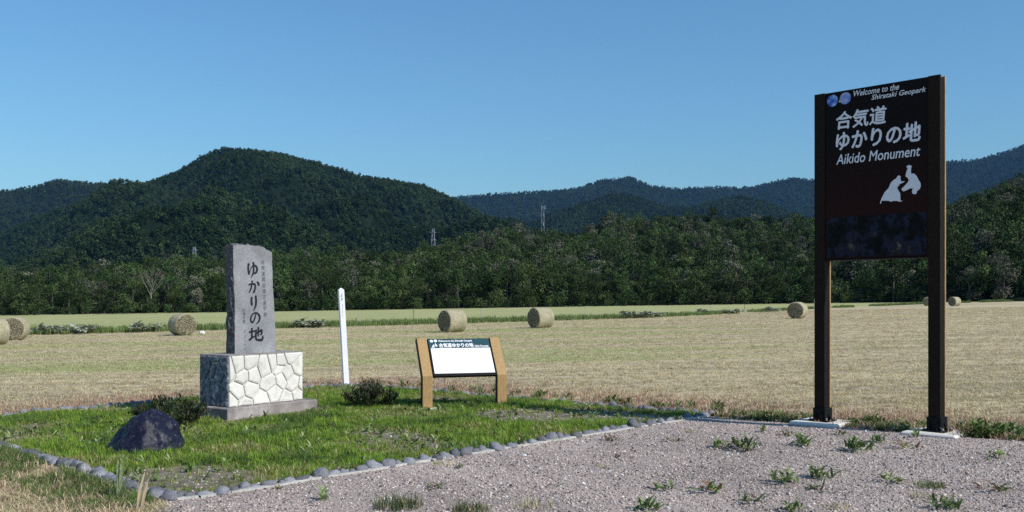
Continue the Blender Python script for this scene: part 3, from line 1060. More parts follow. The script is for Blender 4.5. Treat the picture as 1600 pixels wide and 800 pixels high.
b = MB()
b.bbox((-.16, -.12, -.02), (.16, .12, .2), .08)
o = b.build('pale_stone', M['pebble_white'])
o.location = ((316 - 800) / F * 57, 57, gz(-18))
tag(o, 'small pale stone lying in the field right of the bale beside the standing stone', 'stone')


# ------------------------------------------------------------------ scattered ground cover
rg = random.Random(77)


def bare(x, y):
    """bare gravelly patches inside the plot"""
    v = fnoise(x * .55 + 3.1, y * .55 + 7.7, 0, 3) + .35 * fnoise(x * 2.3, y * 2.3, 4, 2)
    for bx, by, br in ((-2.35, 11.0, .45), (-3.2, 9.5, .55), (-1.6, 12.3, .5), (1.7, 13.4, .5), (-3.3, 13.1, .35), (-.2, 13.9, .35)):
        v -= .8 * math.exp(-((x - bx) ** 2 + (y - by) ** 2) / (br * br))
    return v


MON_P0, MON_A = Vector((-4.09, 14.2)), R(54)
GT = [new_template('lawn_tuft_%02d' % (c * 4 + k), tuft_mesh(600 + k + 10 * c, 11, [.085, .11, .07, .13][k], .0075, .035, (.1, .8), [M[('grass', 'grass_yellow', 'grass_deep')[c]], M[('grass_pale', 'straw', 'grass_pale')[c]]], (.06, .12, .03)[c])) for c in range(3) for k in range(4)]
items = []
while len(items) < 36000:
    x, y = rg.uniform(-8.4, 2.8), rg.uniform(8.5, 19.8)
    if not in_poly(x, y, PLOT) or seg_dist(x, y, PLOT + [PB]) < .06:
        continue
    v = bare(x, y)
    if (v < -.55 and rg.random() < .8) or (v < -.25 and rg.random() < .5) or rg.random() < .05:
        continue
    s = rg.uniform(.45, .85) * (1.0 + .4 * max(-.6, min(.6, v)))
    lx, ly = x - MON_P0.x, y - MON_P0.y
    u_, v_ = lx * math.cos(MON_A) + ly * math.sin(MON_A), -lx * math.sin(MON_A) + ly * math.cos(MON_A)
    if -.3 < u_ < 1.75 and -.36 < v_ < .9:
        continue
    q = fnoise(x * .8 + 9, y * .8, 6, 3) + rg.gauss(0, .22)
    c = 1 if (q > .36 or v < -.25 and rg.random() < .5) else (2 if q < -.3 else 0)
    s *= .75 + .5 * (fnoise(x * 2.6, y * 2.6, 8, 2) + .5)
    items.append((x, y, gz(x) + .012, rg.uniform(-.1, .1), rg.uniform(-.1, .1), rg.uniform(0, 6.28), s, s, s, c * 4 + rg.randrange(4)))
scatter('lawn_grass', items, GT, 'short bright green grass growing over the garden plot', 'grass')

# tiny plants in the lawn
LW = [new_template('lawn_weed_%d' % k, weed_mesh(650 + k, 6, .09, .03, .02, (.5, 1.3), [M['weed_pale'], M['weed']], 0, .4)) for k in range(3)]
items = []
while len(items) < 420:
    x, y = rg.uniform(-8, 2.5), rg.uniform(8.7, 18)
    if in_poly(x, y, PLOT) and (rg.random() < .25 or bare(x, y) < 0) and (x + 5.4) ** 2 / 3 + (y - 12) ** 2 < rg.uniform(0, 30):
        s = rg.uniform(.6, 1.5)
        items.append((x, y, gz(x) + .012, 0, 0, rg.uniform(0, 6.28), s, s, s))
scatter('lawn_weeds', items, LW, 'small pale leafy weeds sprinkled through the lawn', 'weeds')

# pebbles
def pebble_mesh(seed, sub=1, flat=.7, amp=.28):
    import bmesh
    bm = bmesh.new()
    bmesh.ops.create_icosphere(bm, subdivisions=sub, radius=1)
    r = random.Random(seed)
    ox = r.uniform(0, 50)
    sx, sy = r.uniform(.8, 1.25), r.uniform(.7, 1.0)
    for v in bm.verts:
        k = 1 + amp * fnoise(v.co.x * 1.1 + ox, v.co.y * 1.1, v.co.z * 1.1, 2)
        v.co = Vector((v.co.x * k * sx, v.co.y * k * sy, v.co.z * k * flat))
    me = bpy.data.meshes.new('pebble')
    bm.to_mesh(me)
    bm.free()
    return me


def with_mat(me, m, smooth=True):
    me.materials.append(m)
    me.polygons.foreach_set('use_smooth', [smooth] * len(me.polygons))
    return me


PT = [new_template('gravel_stone_%d' % k, with_mat(pebble_mesh(700 + k), M['pebble'] if k < 4 else M['pebble_shade'] if k < 6 else M['pebble_white'], False)) for k in range(7)]
items = []
while len(items) < 68000:
    y = 6.6 + 7.2 * rg.random() ** 1.15
    x = rg.uniform(-3.6, 7.4)
    if not in_poly(x, y, GRAVEL) or x > .62 * y + 1 or x < -.62 * y - 1:
        continue
    s = .0035 + .010 * rg.random() ** 2.4 + (.014 * rg.random() if rg.random() < .02 else 0)
    if fnoise(x * .9, y * .9, 2.5, 3) < -.2 and rg.random() < .3:
        continue
    items.append((x, y, gz(x) + .006 + s * .25, rg.uniform(-.4, .4), rg.uniform(-.4, .4), rg.uniform(0, 6.28), s, s, s, rg.choices(range(7), [4, 4, 4, 4, 1.3, 1.3, .9])[0]))
scatter('gravel', items, PT, 'loose pinkish grey gravel covering the ground in front', 'gravel')
items = []
while len(items) < 2200:
    x, y = rg.uniform(-8, 2.6), rg.uniform(8.6, 19)
    if in_poly(x, y, PLOT) and bare(x, y) < -.3:
        s = .006 + .011 * rg.random() ** 2
        items.append((x, y, gz(x) + .012 + s * .3, 0, 0, rg.uniform(0, 6.28), s, s, s))
scatter('plot_pebbles', items, [new_template('plot_pebble_%d' % k, t.data) for k, t in enumerate(PT)], 'small pebbles on the bare patches of the lawn', 'pebbles')

# stubble of the mown field
ST = [new_template('stubble_tuft_%d' % k, tuft_mesh(800 + k, 12, [.10, .13, .09, .12][k], .007, .08, (.45, .985), [M['straw'], M['grass_pale']], [.02, .06, .3, .55][k])) for k in range(4)]
ST += [new_template('stubble_tuft_%d' % (4 + k), tuft_mesh(820 + k, 12, .15, .008, .06, (.2, .9), [M['straw_red'], M['straw']], .3)) for k in range(2)]
items = []
while len(items) < 62000:
    y = 7.3 + 105 * rg.random() ** 2.0
    x = rg.uniform(-.6, .6) * y + rg.uniform(-1, 1)
    if in_poly(x, y, GRAVEL) or in_poly(x, y, PLOT) or y > strip_y(x):
        continue
    if seg_dist(x, y, PLOT + [PB]) < .12:
        continue
    red = 0
    if y < 24 and x > -10:
        d = seg_dist(x, y, BACK)
        red = math.exp(-(max(0, d - .8) / 1.1) ** 2)
        if y < 11.5 and x < -3:
            red = .12
    s = rg.uniform(.6, 1.2)
    if rg.random() < red * .8:
        k = 4 + rg.randrange(2)
    else:
        g = greenness(x, y)
        k = rg.choices(range(4), [3, 3, .3 + 4 * g, .05 + 3.2 * g])[0]
    s *= 1 + max(0, y - 22) * .014
    items.append((x, y, gz(x), rg.uniform(-.15, .15), rg.uniform(-.15, .15), rg.uniform(0, 6.28), s, s, s * (.48 if k < 4 else .7), k))
scatter('stubble', items, ST, 'dry yellow stubble of the mown hay field', 'stubble')

# tall green grass along the far field edge
TT = [new_template('tall_tuft_%d' % k, tuft_mesh(850 + k, 14, .55, .03, .25, (.05, .5), [M['grass_tall'], M['grass_pale']], .12)) for k in range(3)]
items = []
while len(items) < 8500:
    x = rg.uniform(-62, 100)
    wd = interp([(-60, 9), (0, 8), (20, 5), (45, 3.5), (100, 3)], x)
    y = strip_y(x) + wd * rg.random() ** 1.2 + .6 * fnoise(x * .3, 2)
    if x > 20 and fnoise(x * .15, 5) < -.12:
        continue
    s = rg.uniform(.5, 1.1) * interp([(-60, 1.15), (0, .9), (40, .75), (100, 1)], x)
    items.append((x, y, gz(x), 0, 0, rg.uniform(0, 6.28), s, s, s * rg.uniform(.7, 1.1)))
scatter('field_edge_grass', items, TT, 'strip of tall green grass along the far edge of the mown field', 'grass')

# long grass outside the left edging and along the sign verge
EG = [new_template('edge_tuft_%d' % k, tuft_mesh(870 + k, 12, [.16, .22, .13][k], .009, .05, (.1, .8), [M['grass_deep'], M['straw']], .15)) for k in range(3)]
items = []
nl = Vector((PD[0] - PA[0], PD[1] - PA[1])).normalized()
nrm = Vector((-nl.y, nl.x))
while len(items) < 3600:
    t = rg.uniform(-.1, 7.6)
    off = .17 + .6 * rg.random() ** 1.3
    x, y = PA[0] + nl.x * t + nrm.x * off, PA[1] + nl.y * t + nrm.y * off
    if fnoise(x * 1.2, y * 1.2, 9, 2) < -.25:
        continue
    s = rg.uniform(.5, 1.2) * (.62 - .25 * off)
    items.append((x, y, gz(x), 0, 0, rg.uniform(0, 6.28), s, s, s))
scatter('edge_grass', items, EG, 'longer green grass growing outside the left stone edging', 'grass')

VW = [new_template('verge_weed_%d' % k, weed_mesh(900 + k, 16, [.16, .2, .13, .18][k], .045, .10, (.5, 1.35), [M['weed'] if k != 2 else M['weed_pale'], M['weed_red'], ], .08, .15)) for k in range(4)]
VW += [new_template('verge_weed_%d' % (4 + k), t.data) for k, t in enumerate(EG)]
items = []
while len(items) < 800:
    t = rg.random()
    L = VERGE
    k = rg.choices(range(5), [.5, 1.4, 1.9, 1.7, 1.2])[0]
    (ax, ay), (bx, by) = L[k], L[k + 1]
    off = .02 + .75 * rg.random() ** 1.3
    x, y = ax + (bx - ax) * t + off * .62, ay + (by - ay) * t + off * .75
    if min(math.hypot(x - px_, y - py_) for px_, py_ in PADS) < .36 or any(abs(x - px_) < .40 - .7 * (py_ - y) and 0 < py_ - y < .5 for px_, py_ in PADS):
        continue
    s = rg.uniform(.3, 1.0) * interp([(2.7, .5), (3.6, .65), (4.6, .9), (8, .95)], x) * (.75 + .6 * fnoise(x * 1.7, y * 1.7, 1, 2))
    items.append((x, y, gz(x), 0, 0, rg.uniform(0, 6.28), s, s, s, rg.choices(range(7), [3, 3, 1.2, 3, 2, 2, 2])[0]))
scatter('verge_weeds', items, VW, 'band of leafy green weeds between gravel and field behind the tall sign', 'weeds')
items = []
while len(items) < 90:      # thin weeds behind the back edging
    t = rg.random()
    x, y = PC[0] + (PB[0] - PC[0]) * t, PC[1] + (PB[1] - PC[1]) * t
    x, y = x + .2 + rg.uniform(-.1, .4), y + .2 + rg.uniform(-.1, .4)
    s = rg.uniform(.3, .9)
    items.append((x, y, gz(x), 0, 0, rg.uniform(0, 6.28), s, s, s))
scatter('back_weeds', items, [new_template('back_weed_%d' % k, t.data) for k, t in enumerate(VW)], 'scattered low weeds behind the back row of edging stones', 'weeds')

# ------------------------------------------------------------------ stone edging round the plot
SM = [with_mat(pebble_mesh(950 + k, 2, .72, .55), M['river_stone']) for k in range(7)]
edging = thing('stone_edging', 'row of grey river stones edging the grass plot around the monument', 'edging', (PA[0], PA[1], gz(PA[0])))
re_ = random.Random(41)
bed = MB()


def edge_row(a, b, smin, smax, bed_w=.10):
    a, b = Vector(a), Vector(b)
    d = (b - a)
    L = d.length
    d.normalize()
    nn = Vector((-d.y, d.x))
    t = .0
    while t < L - .05:
        s = re_.uniform(smin, smax) * (1.25 if re_.random() < .12 else 1)
        p = a + d * (t + s * .5) + nn * re_.uniform(-.035, .035)
        # the left edging bows a little
        o = obj('stone', SM[re_.randrange(7)], edging)
        o.location = (p.x - PA[0], p.y - PA[1], gz(p.x) - gz(PA[0]) + s * .15)
        q = s * .5
        o.scale = (q * 1.02, q * re_.uniform(.72, .95), q * re_.uniform(.65, .95))
        o.rotation_euler = (re_.uniform(-.2, .2), re_.uniform(-.2, .2), math.atan2(d.y, d.x) + re_.uniform(-.35, .35))
        t += s * .86
    n = max(1, int(L / .25))
    for i in range(n):
        p0, p1 = a + d * L * i / n, a + d * L * (i + 1) / n
        w0, w1 = bed_w * (.8 + .5 * fnoise(i * .7, L)), bed_w * (.8 + .5 * fnoise((i + 1) * .7, L))
        q = [p0 - nn * w0, p1 - nn * w1, p1 + nn * w1, p0 + nn * w0]
        zt = .024
        top = [(v.x - PA[0], v.y - PA[1], gz(v.x) - gz(PA[0]) + zt) for v in q]
        bot = [(v[0], v[1], v[2] - .05) for v in top]
        bed.add(bot + top, [(4, 5, 6, 7), (0, 1, 5, 4), (2, 3, 7, 6)])


edge_row(CORNER[-1], PB, .085, .18, .085)
edge_row(PB, PC, .10, .18, .07)
edge_row(PC, PD, .12, .2, .07)
MID = (-5.35, 10.75)
for c0, c1 in zip(CORNER[:-1], CORNER[1:]):
    edge_row(c0, c1, .11, .20, .07)
edge_row(PD, (-6.3, 11.9), .12, .2, .08)
bed.build('mortar_bed', M['mortar'], edging)


# ------------------------------------------------------------------ text and strokes
def text_mesh(s, bold=0.0, shear=0.0, spacing=1.0):
    cu = bpy.data.curves.new('text', 'FONT')
    cu.body = s
    cu.shear = shear
    cu.space_character = spacing
    cu.resolution_u = 3
    o = bpy.data.objects.new('text', cu)
    COL.objects.link(o)
    dg = bpy.context.evaluated_depsgraph_get()
    me = bpy.data.meshes.new_from_object(o.evaluated_get(dg))
    bpy.data.objects.remove(o)
    bpy.data.curves.remove(cu)
    me.materials.clear()
    return me


def fit_text(name, s, x0, x1, z0, z1, y, material, parent, bold=0.0, shear=0.0, spacing=1.0):
    """text standing in the local XZ plane, facing -Y, fitted into a box"""
    me = text_mesh(s, bold, shear, spacing)
    xs = [v.co.x for v in me.vertices]
    ys = [v.co.y for v in me.vertices]
    ax, bx, ay, by = min(xs), max(xs), min(ys), max(ys)
    for v in me.vertices:
        u = (v.co.x - ax) / (bx - ax)
        w = (v.co.y - ay) / (by - ay)
        v.co = (x0 + (x1 - x0) * u, y, z0 + (z1 - z0) * w)
    if bold:
        e = bold * (z1 - z0) * 2.2
        V = [tuple(v.co) for v in me.vertices]
        P = [tuple(p.vertices) for p in me.polygons]
        vs, fs = [], []
        for k, (dx, dz) in enumerate(((0, 0), (e, 0), (-e, 0), (0, e), (0, -e))):
            o_ = len(vs)
            vs += [(a + dx, c - .00012 * k, d + dz) for a, c, d in V]
            fs += [tuple(i + o_ for i in p) for p in P]
        bpy.data.meshes.remove(me)
        me = bpy.data.meshes.new(name)
        me.from_pydata(vs, [], fs)
    me.materials.append(material)
    me.name = name
    return obj(name, me, parent)


def catmull(P, n=7):
    out = []
    Q = [P[0]] + P + [P[-1]]
    for i in range(1, len(Q) - 2):
        p0, p1, p2, p3 = [Vector(q) for q in Q[i - 1:i + 3]]
        for k in range(n):
            t = k / n
            out.append(.5 * ((2 * p1) + (-p0 + p2) * t + (2 * p0 - 5 * p1 + 4 * p2 - p3) * t * t + (-p0 + 3 * p1 - 3 * p2 + p3) * t ** 3))
    out.append(Vector(P[-1]))
    return out


def stroke(mb, pts, cx, cz, w, h, y, thick=.09):
    """brush stroke. pts (u, v, pressure) in a unit box"""
    c = catmull([Vector(p) for p in pts])
    vs, fs = [], []
    n = len(c)
    for i, p in enumerate(c):
        a, bb = c[max(0, i - 1)], c[min(n - 1, i + 1)]
        d = Vector(((bb.x - a.x) * w, (bb.y - a.y) * h))
        if d.length < 1e-9:
            d = Vector((1, 0))
        d.normalize()
        nn = Vector((-d.y, d.x)) * thick * max(.12, p.z) * h * .5
        q = Vector((cx + (p.x - .5) * w, cz + (p.y - .5) * h))
        vs += [(q.x + nn.x, y - .0001 * (i % 2), q.y + nn.y), (q.x - nn.x, y - .0001 * (i % 2), q.y - nn.y)]
        if i:
            k = 2 * i
            fs.append((k - 2, k - 1, k + 1, k))
    mb.add(vs, fs)


BRUSH = {
    'yu': [[(.12, .9, 1.3), (.08, .55, 1.1), (.15, .2, 1.2), (.2, .28, .6), (.32, .55, .5), (.55, .76, .8), (.8, .72, 1.1), (.9, .5, 1.3), (.78, .28, 1.1), (.55, .25, .6)],
           [(.55, 1.0, 1.2), (.58, .6, 1.1), (.54, .25, 1.0), (.32, -.06, .4)]],
    'ka': [[(.05, .66, .9), (.35, .72, 1.0), (.6, .7, 1.2), (.62, .45, 1.2), (.52, .12, 1.2), (.4, .14, .4)],
           [(.36, .98, 1.1), (.32, .65, 1.1), (.22, .3, 1.0), (.06, .04, .6)],
           [(.78, .92, 1.0), (.9, .78, 1.5), (.97, .6, 1.2)]],
    'ri': [[(.24, .88, 1.3), (.2, .6, 1.2), (.24, .36, 1.2), (.34, .5, .3)],
           [(.72, .98, 1.1), (.78, .6, 1.3), (.7, .25, 1.1), (.44, -.06, .4)]],
    'no': [[(.56, .84, .8), (.48, .5, 1.1), (.28, .16, 1.2), (.1, .28, 1.3), (.1, .55, 1.1), (.3, .84, .9), (.62, .92, 1.1), (.9, .7, 1.4), (.92, .4, 1.4), (.78, .14, 1.0), (.56, .0, .4)]],
    'chi': [[(.0, .64, 1.0), (.2, .68, 1.1), (.42, .72, .9)], [(.2, .95, 1.3), (.2, .6, 1.2), (.2, .25, 1.3)], [(.0, .06, 1.3), (.2, .22, 1.2), (.42, .36, .6)],
            [(.42, .48, 1.0), (.65, .62, 1.1), (.88, .74, 1.4), (.88, .5, 1.2), (.78, .42, .6)], [(.66, 1.0, 1.2), (.65, .65, 1.2), (.64, .32, 1.0)],
            [(.5, .82, 1.2), (.48, .45, 1.2), (.5, .14, 1.3), (.68, .05, 1.3), (.92, .08, 1.5), (.99, .36, .8)]],
}

# ------------------------------------------------------------------ monument
A_UP = .012
mon = thing('stone_monument', 'grey inscribed standing stone on a white stone-clad pedestal in the lawn', 'monument', (MON_P0.x, MON_P0.y, gz(MON_P0.x)), MON_A)
# local frame: x along the front face, y into depth, origin at the front-left corner of the pedestal body
W, D, Z0, Z1 = 1.405, .66, .175, .925
b = MB()
n = 10
b.bbox((-.13, -.15, -.12), (W + .18, D + .12, Z0), .012)
b.build('plinth', M['plinth'], mon)
b = MB()
b.box((.012, .012, Z0 - .02), (W - .012, D - .012, Z1 - .012))
ped = b.build('pedestal', M['white_joint'], mon)


def clip(poly, p, nn):
    out = []
    for i in range(len(poly)):
        a, c = poly[i], poly[(i + 1) % len(poly)]
        da, dc = (a - p).dot(nn), (c - p).dot(nn)
        if da <= 0:
            out.append(a)
        if da * dc < 0:
            out.append(a + (c - a) * (da / (da - dc)))
    return out


def shrink(poly, g):
    out = poly
    for i in range(len(poly)):
        a, c = poly[i], poly[(i + 1) % len(poly)]
        e = c - a
        if e.length < 1e-6:
            continue
        nn = Vector((e.y, -e.x)).normalized()
        out = clip(out, a - nn * g, nn)
        if len(out) < 3:
            return []
    return out


def clad(w, h, cell, place, seed, sm='white_stone'):
    """irregular stones over a w x h face; place(u, v, out) gives local coordinates"""
    r = random.Random(seed)
    seeds = []
    nxs, nys = max(2, round(w / cell)), max(2, round(h / (cell * .9)))
    for j in range(nys):
        for i in range(nxs):
            if r.random() < .13:
                continue
            seeds.append(Vector(((i + .5 + (.25 if j % 2 else -.25) + r.uniform(-.44, .44)) * w / nxs, (j + .5 + r.uniform(-.44, .44)) * h / nys)))
    for i, s in enumerate(seeds):
        poly = [Vector((0, 0)), Vector((w, 0)), Vector((w, h)), Vector((0, h))]
        for k, q in enumerate(seeds):
            if k != i:
                poly = clip(poly, (s + q) / 2, (q - s).normalized())
                if len(poly) < 3:
                    break
        poly = shrink(poly, r.uniform(.005, .010)) if len(poly) > 2 else []
        inner = shrink(poly, .012) if poly else []
        if len(inner) < 3:
            continue
        pr = r.uniform(.009, .022)
        tl = (r.uniform(-.05, .05), r.uniform(-.05, .05))
        # same vertex count for both rings: offset the outer ring towards its centre
        c = sum(poly, Vector((0, 0))) / len(poly)
        rr = min((p - c).length for p in poly)
        k1, k2 = max(.7, 1 - .009 / rr), max(.55, 1 - .03 / rr)
        ring = lambda kk: [c + (p - c) * kk for p in poly]
        n_ = len(poly)
        vs = [place(p.x, p.y, -.014) for p in poly] + [place(p.x, p.y, pr * .55) for p in ring(k1 * .5 + .5)]
        vs += [place(p.x, p.y, pr + tl[0] * (p.x - c.x) + tl[1] * (p.y - c.y)) for p in ring(k2)]
        fs = []
        for a in (0, 1):
            for q in range(n_):
                q2 = (q + 1) % n_
                fs.append((a * n_ + q, a * n_ + q2, (a + 1) * n_ + q2, (a + 1) * n_ + q))
        fs.append(tuple(range(2 * n_, 3 * n_)))
        mb = MB()
        mb.add(vs, fs)
        mb.build('stone', M[sm], ped)


H_ = Z1 - Z0
clad(W, H_, .20, lambda u, v, o: (u, -o + .012 - .012, Z0 + v), 3)
clad(D, H_, .19, lambda u, v, o: (-o, D - u, Z0 + v), 4, 'white_stone_shade')
clad(W, H_, .21, lambda u, v, o: (W - u, D + o, Z0 + v), 5)
clad(D, H_, .19, lambda u, v, o: (W + o, u, Z0 + v), 6)
b = MB()
b.bbox((-.004, -.004, Z1 - .012), (W + .004, D + .004, Z1 + .004), .006)
b.build('cap', M['plinth'], ped)

# standing stone: outline in (s, z), extruded in depth with rough sides
SX, SY = .30, .24
OUT = [(0, 0), (.79, 0), (.775, .3), (.757, .6), (.75, .75), (.722, 1.0), (.708, 1.4), (.70, 1.535), (.665, 1.555), (.60, 1.572), (.55, 1.605), (.48, 1.617), (.25, 1.63), (.05, 1.626), (-.03, 1.612), (-.026, 1.2), (-.006, .8), (-.002, .4)]
ol = []
r = random.Random(8)
for i in range(len(OUT)):
    a, c = Vector(OUT[i]), Vector(OUT[(i + 1) % len(OUT)])
    m = max(1, round((c - a).length / .055))
    for k in range(m):
        p = a + (c - a) * k / m
        if p.y > .01:
            p += Vector((r.uniform(-1, 1), r.uniform(-1, 1))) * .004
        ol.append(p)
cen = Vector((.37, .8))
dep = [(0.0, -.006), (.006, 0), (.04, .006), (.08, .012), (.12, .012), (.16, .006), (.2, -.01)]
vs, n_ = [], len(ol)
for d, e in dep:
    for i, p in enumerate(ol):
        out = (p - cen).normalized()
        rough = 0 if d < .01 else .030 * fnoise(p.x * 14 + 5, p.y * 9, d * 22, 3)
        q = p + out * (e + rough) if p.y > .01 else p
        vs.append((SX + q.x, SY + d, Z1 + .004 + max(0, q.y)))
fs = []
for a in range(len(dep) - 1):
    for i in range(n_):
        j = (i + 1) % n_
        fs.append((a * n_ + i, (a + 1) * n_ + i, (a + 1) * n_ + j, a * n_ + j))
mb = MB()
mb.add(vs, [tuple(reversed(f)) for f in fs], 1)
mb.f.append(tuple(range(n_)))
mb.m.append(0)
mb.f.append(tuple(reversed(range((len(dep) - 1) * n_, len(dep) * n_))))
mb.m.append(1)
stele = mb.build('standing_stone', [M['granite'], M['granite_rough']], mon)
YF = SY - .0025
mb = MB()
for key, s, z, w, h in (('yu', .332, 1.265, .205, .225), ('ka', .35, 1.00, .215, .20), ('ri', .352, .765, .15, .225), ('no', .375, .53, .20, .185), ('chi', .395, .29, .27, .21)):
    for st in BRUSH[key]:
        stroke(mb, st, SX + s, Z1 + z, w, h, YF, .135)
mb.build('inscription', M['ink'], stele)
for i, ch in enumerate('合気道開祖植芝盛平翁'):
    zc = 1.385 - i * .089
    xc = .522 + i * .005
    fit_text('inscription', ch, SX + xc - .033, SX + xc + .033, Z1 + zc - .034, Z1 + zc + .034, YF, M['ink_worn'], stele, .008, .1)
for i, ch in enumerate('白滝村長'):
    zc = .655 - i * .058
    fit_text('inscription', ch, SX + .14, SX + .192, Z1 + zc - .024, Z1 + zc + .024, YF, M['ink_worn'], stele, .008, .1)
mb = MB()
r = random.Random(31)
for i in range(5):
    zc = .345 - i * .066
    for k in range(5):
        u, v = r.uniform(.1, .6), r.uniform(.1, .9)
        dv = r.choice(((.4, .06), (.05, -.4), (.3, -.3)))
        stroke(mb, [(u, v, .8), (u + dv[0] * .5, v + dv[1] * .5, 1), (u + dv[0], v + dv[1], .5)], SX + .19, Z1 + zc, .05, .05, YF, .11)
mb.build('inscription', M['ink_worn'], stele)

# ------------------------------------------------------------------ black boulder
import bmesh
bm = bmesh.new()
bmesh.ops.create_icosphere(bm, subdivisions=5, radius=1)
for v in bm.verts:
    c = v.co.copy()
    k = 1 + .20 * fnoise(c.x * 1.3 + 3, c.y * 1.3, c.z * 1.3, 2)
    x_, y_, z_ = c.x * k, c.y * k, c.z * k
    up = max(0, z_)
    w = 1 - .42 * up ** 1.4
    x_ = x_ * .50 * w + .07 * up
    y_ = y_ * .40 * w
    v.co = Vector((x_, y_, z_ * .49 if z_ > 0 else z_ * .12))
for nn, dd in [((.3, -.75, .45), .335), ((-.78, -.25, .58), .315), ((.88, -.25, .35), .375), ((-.3, -.85, .5), .325), ((.55, -.3, .75), .375)]:
    nv = Vector(nn).normalized()
    for v in bm.verts:
        q = v.co.dot(nv) - dd
        if q > 0:
            v.co -= nv * q * .86
for v in bm.verts:
    v.co += v.co.normalized() * (.045 * fnoise(v.co.x * 7, v.co.y * 7, v.co.z * 7, 2) + .018 * abs(fnoise(v.co.x * 12, v.co.y * 12, v.co.z * 12 + 5, 2)) + .012 * fnoise(v.co.x * 17, v.co.y * 17, v.co.z * 17, 2))
me = bpy.data.meshes.new('black_boulder')
bm.to_mesh(me)
bm.free()
me.materials.append(M['obsidian'])
me.polygons.foreach_set('use_smooth', [True] * len(me.polygons))
rock = obj('black_boulder', me)
rock.location = (-4.17, 11.2, gz(-4.17) - .01)
rock.rotation_euler = (0, 0, R(12))
tag(rock, 'black glassy boulder lying in the lawn left of the monument', 'boulder')


# ------------------------------------------------------------------ shrubs
def shrub(loc, w, h, n, seed, label, bronze):
    t = thing('shrub', label, 'shrub', loc)
    r = random.Random(seed)
    tw = MB()
    lf = MB()
    for i in range(46):
        a = r.uniform(0, 2 * PI)
        q = math.sqrt(r.random())
        top = Vector((math.cos(a) * q * w * .5, math.sin(a) * q * w * .42, h * (1.0 - .5 * q * q) * r.uniform(.82, 1.03)))
        base = Vector((math.cos(a) * q * w * .12, math.sin(a) * q * w * .12, 0))
        mid = (base + top) / 2 + Vector((math.cos(a), math.sin(a), 0)) * .05
        tw.tube([base, mid, top], [.008, .005, .002], 4)
        for k in range(n):
            s = r.uniform(.35, 1.05)
            p = base.lerp(mid, s * 2) if s < .5 else mid.lerp(top, s * 2 - 1)
            p = p + Vector((r.gauss(0, .03), r.gauss(0, .03), r.gauss(0, .02)))
            leaf_strip(lf, p, r.uniform(0, 6.28), r.uniform(.04, .075), r.uniform(.016, .028), r.uniform(.1, 1.3), r.uniform(0, .8), r, 1 if r.random() < bronze * (s ** 1.5) else 0, 2)
    tw.build('stems', M['twig'], t)
    lf.build('foliage', [M['shrub_leaf'], M['shrub_red']], t)


shrub((-4.62, 13.35, gz(-4.62)), 1.02, .45, 70, 1, 'dark green shrub between the black boulder and the monument', .22)
shrub((-2.24, 15.5, gz(-2.24)), .90, .42, 60, 2, 'bronze-tipped shrub between the monument and the information board', .42)

# ------------------------------------------------------------------ white post
wp = thing('white_post', 'slim white square post leaning left at the back of the lawn', 'post', (-3.38, 20.05, gz(-3.38)), R(24))
b = MB()
b.bbox((-.055, -.055, -.25), (.055, .055, 1.93), .004)
post = b.build('shaft', M['white_paint'], wp)
b = MB()
b.add([(-.055, -.055, 1.9305), (.055, -.055, 1.9305), (.055, .055, 1.9305), (-.055, .055, 1.9305), (0, 0, 1.975)], [(0, 1, 4), (1, 2, 4), (2, 3, 4), (3, 0, 4)])
b.build('cap', M['white_paint'], wp)
mb = MB()
r = random.Random(4)
for i in range(6):
    for k in range(5 if i < 2 else 3):
        u, v = r.uniform(.1, .6), r.uniform(.1, .9)
        dv = r.choice(((.4, .06), (.05, -.4), (.3, -.3)))
        stroke(mb, [(u, v, .8), (u + dv[0] * .5, v + dv[1] * .5, 1), (u + dv[0], v + dv[1], .5)], 0, 1.82 - i * .085, .06, .07, -.0565, .14 if i < 2 else .07)
mb.build('lettering', M['ink_worn'], wp)
wp.rotation_euler = (0, R(-3.2), R(24))

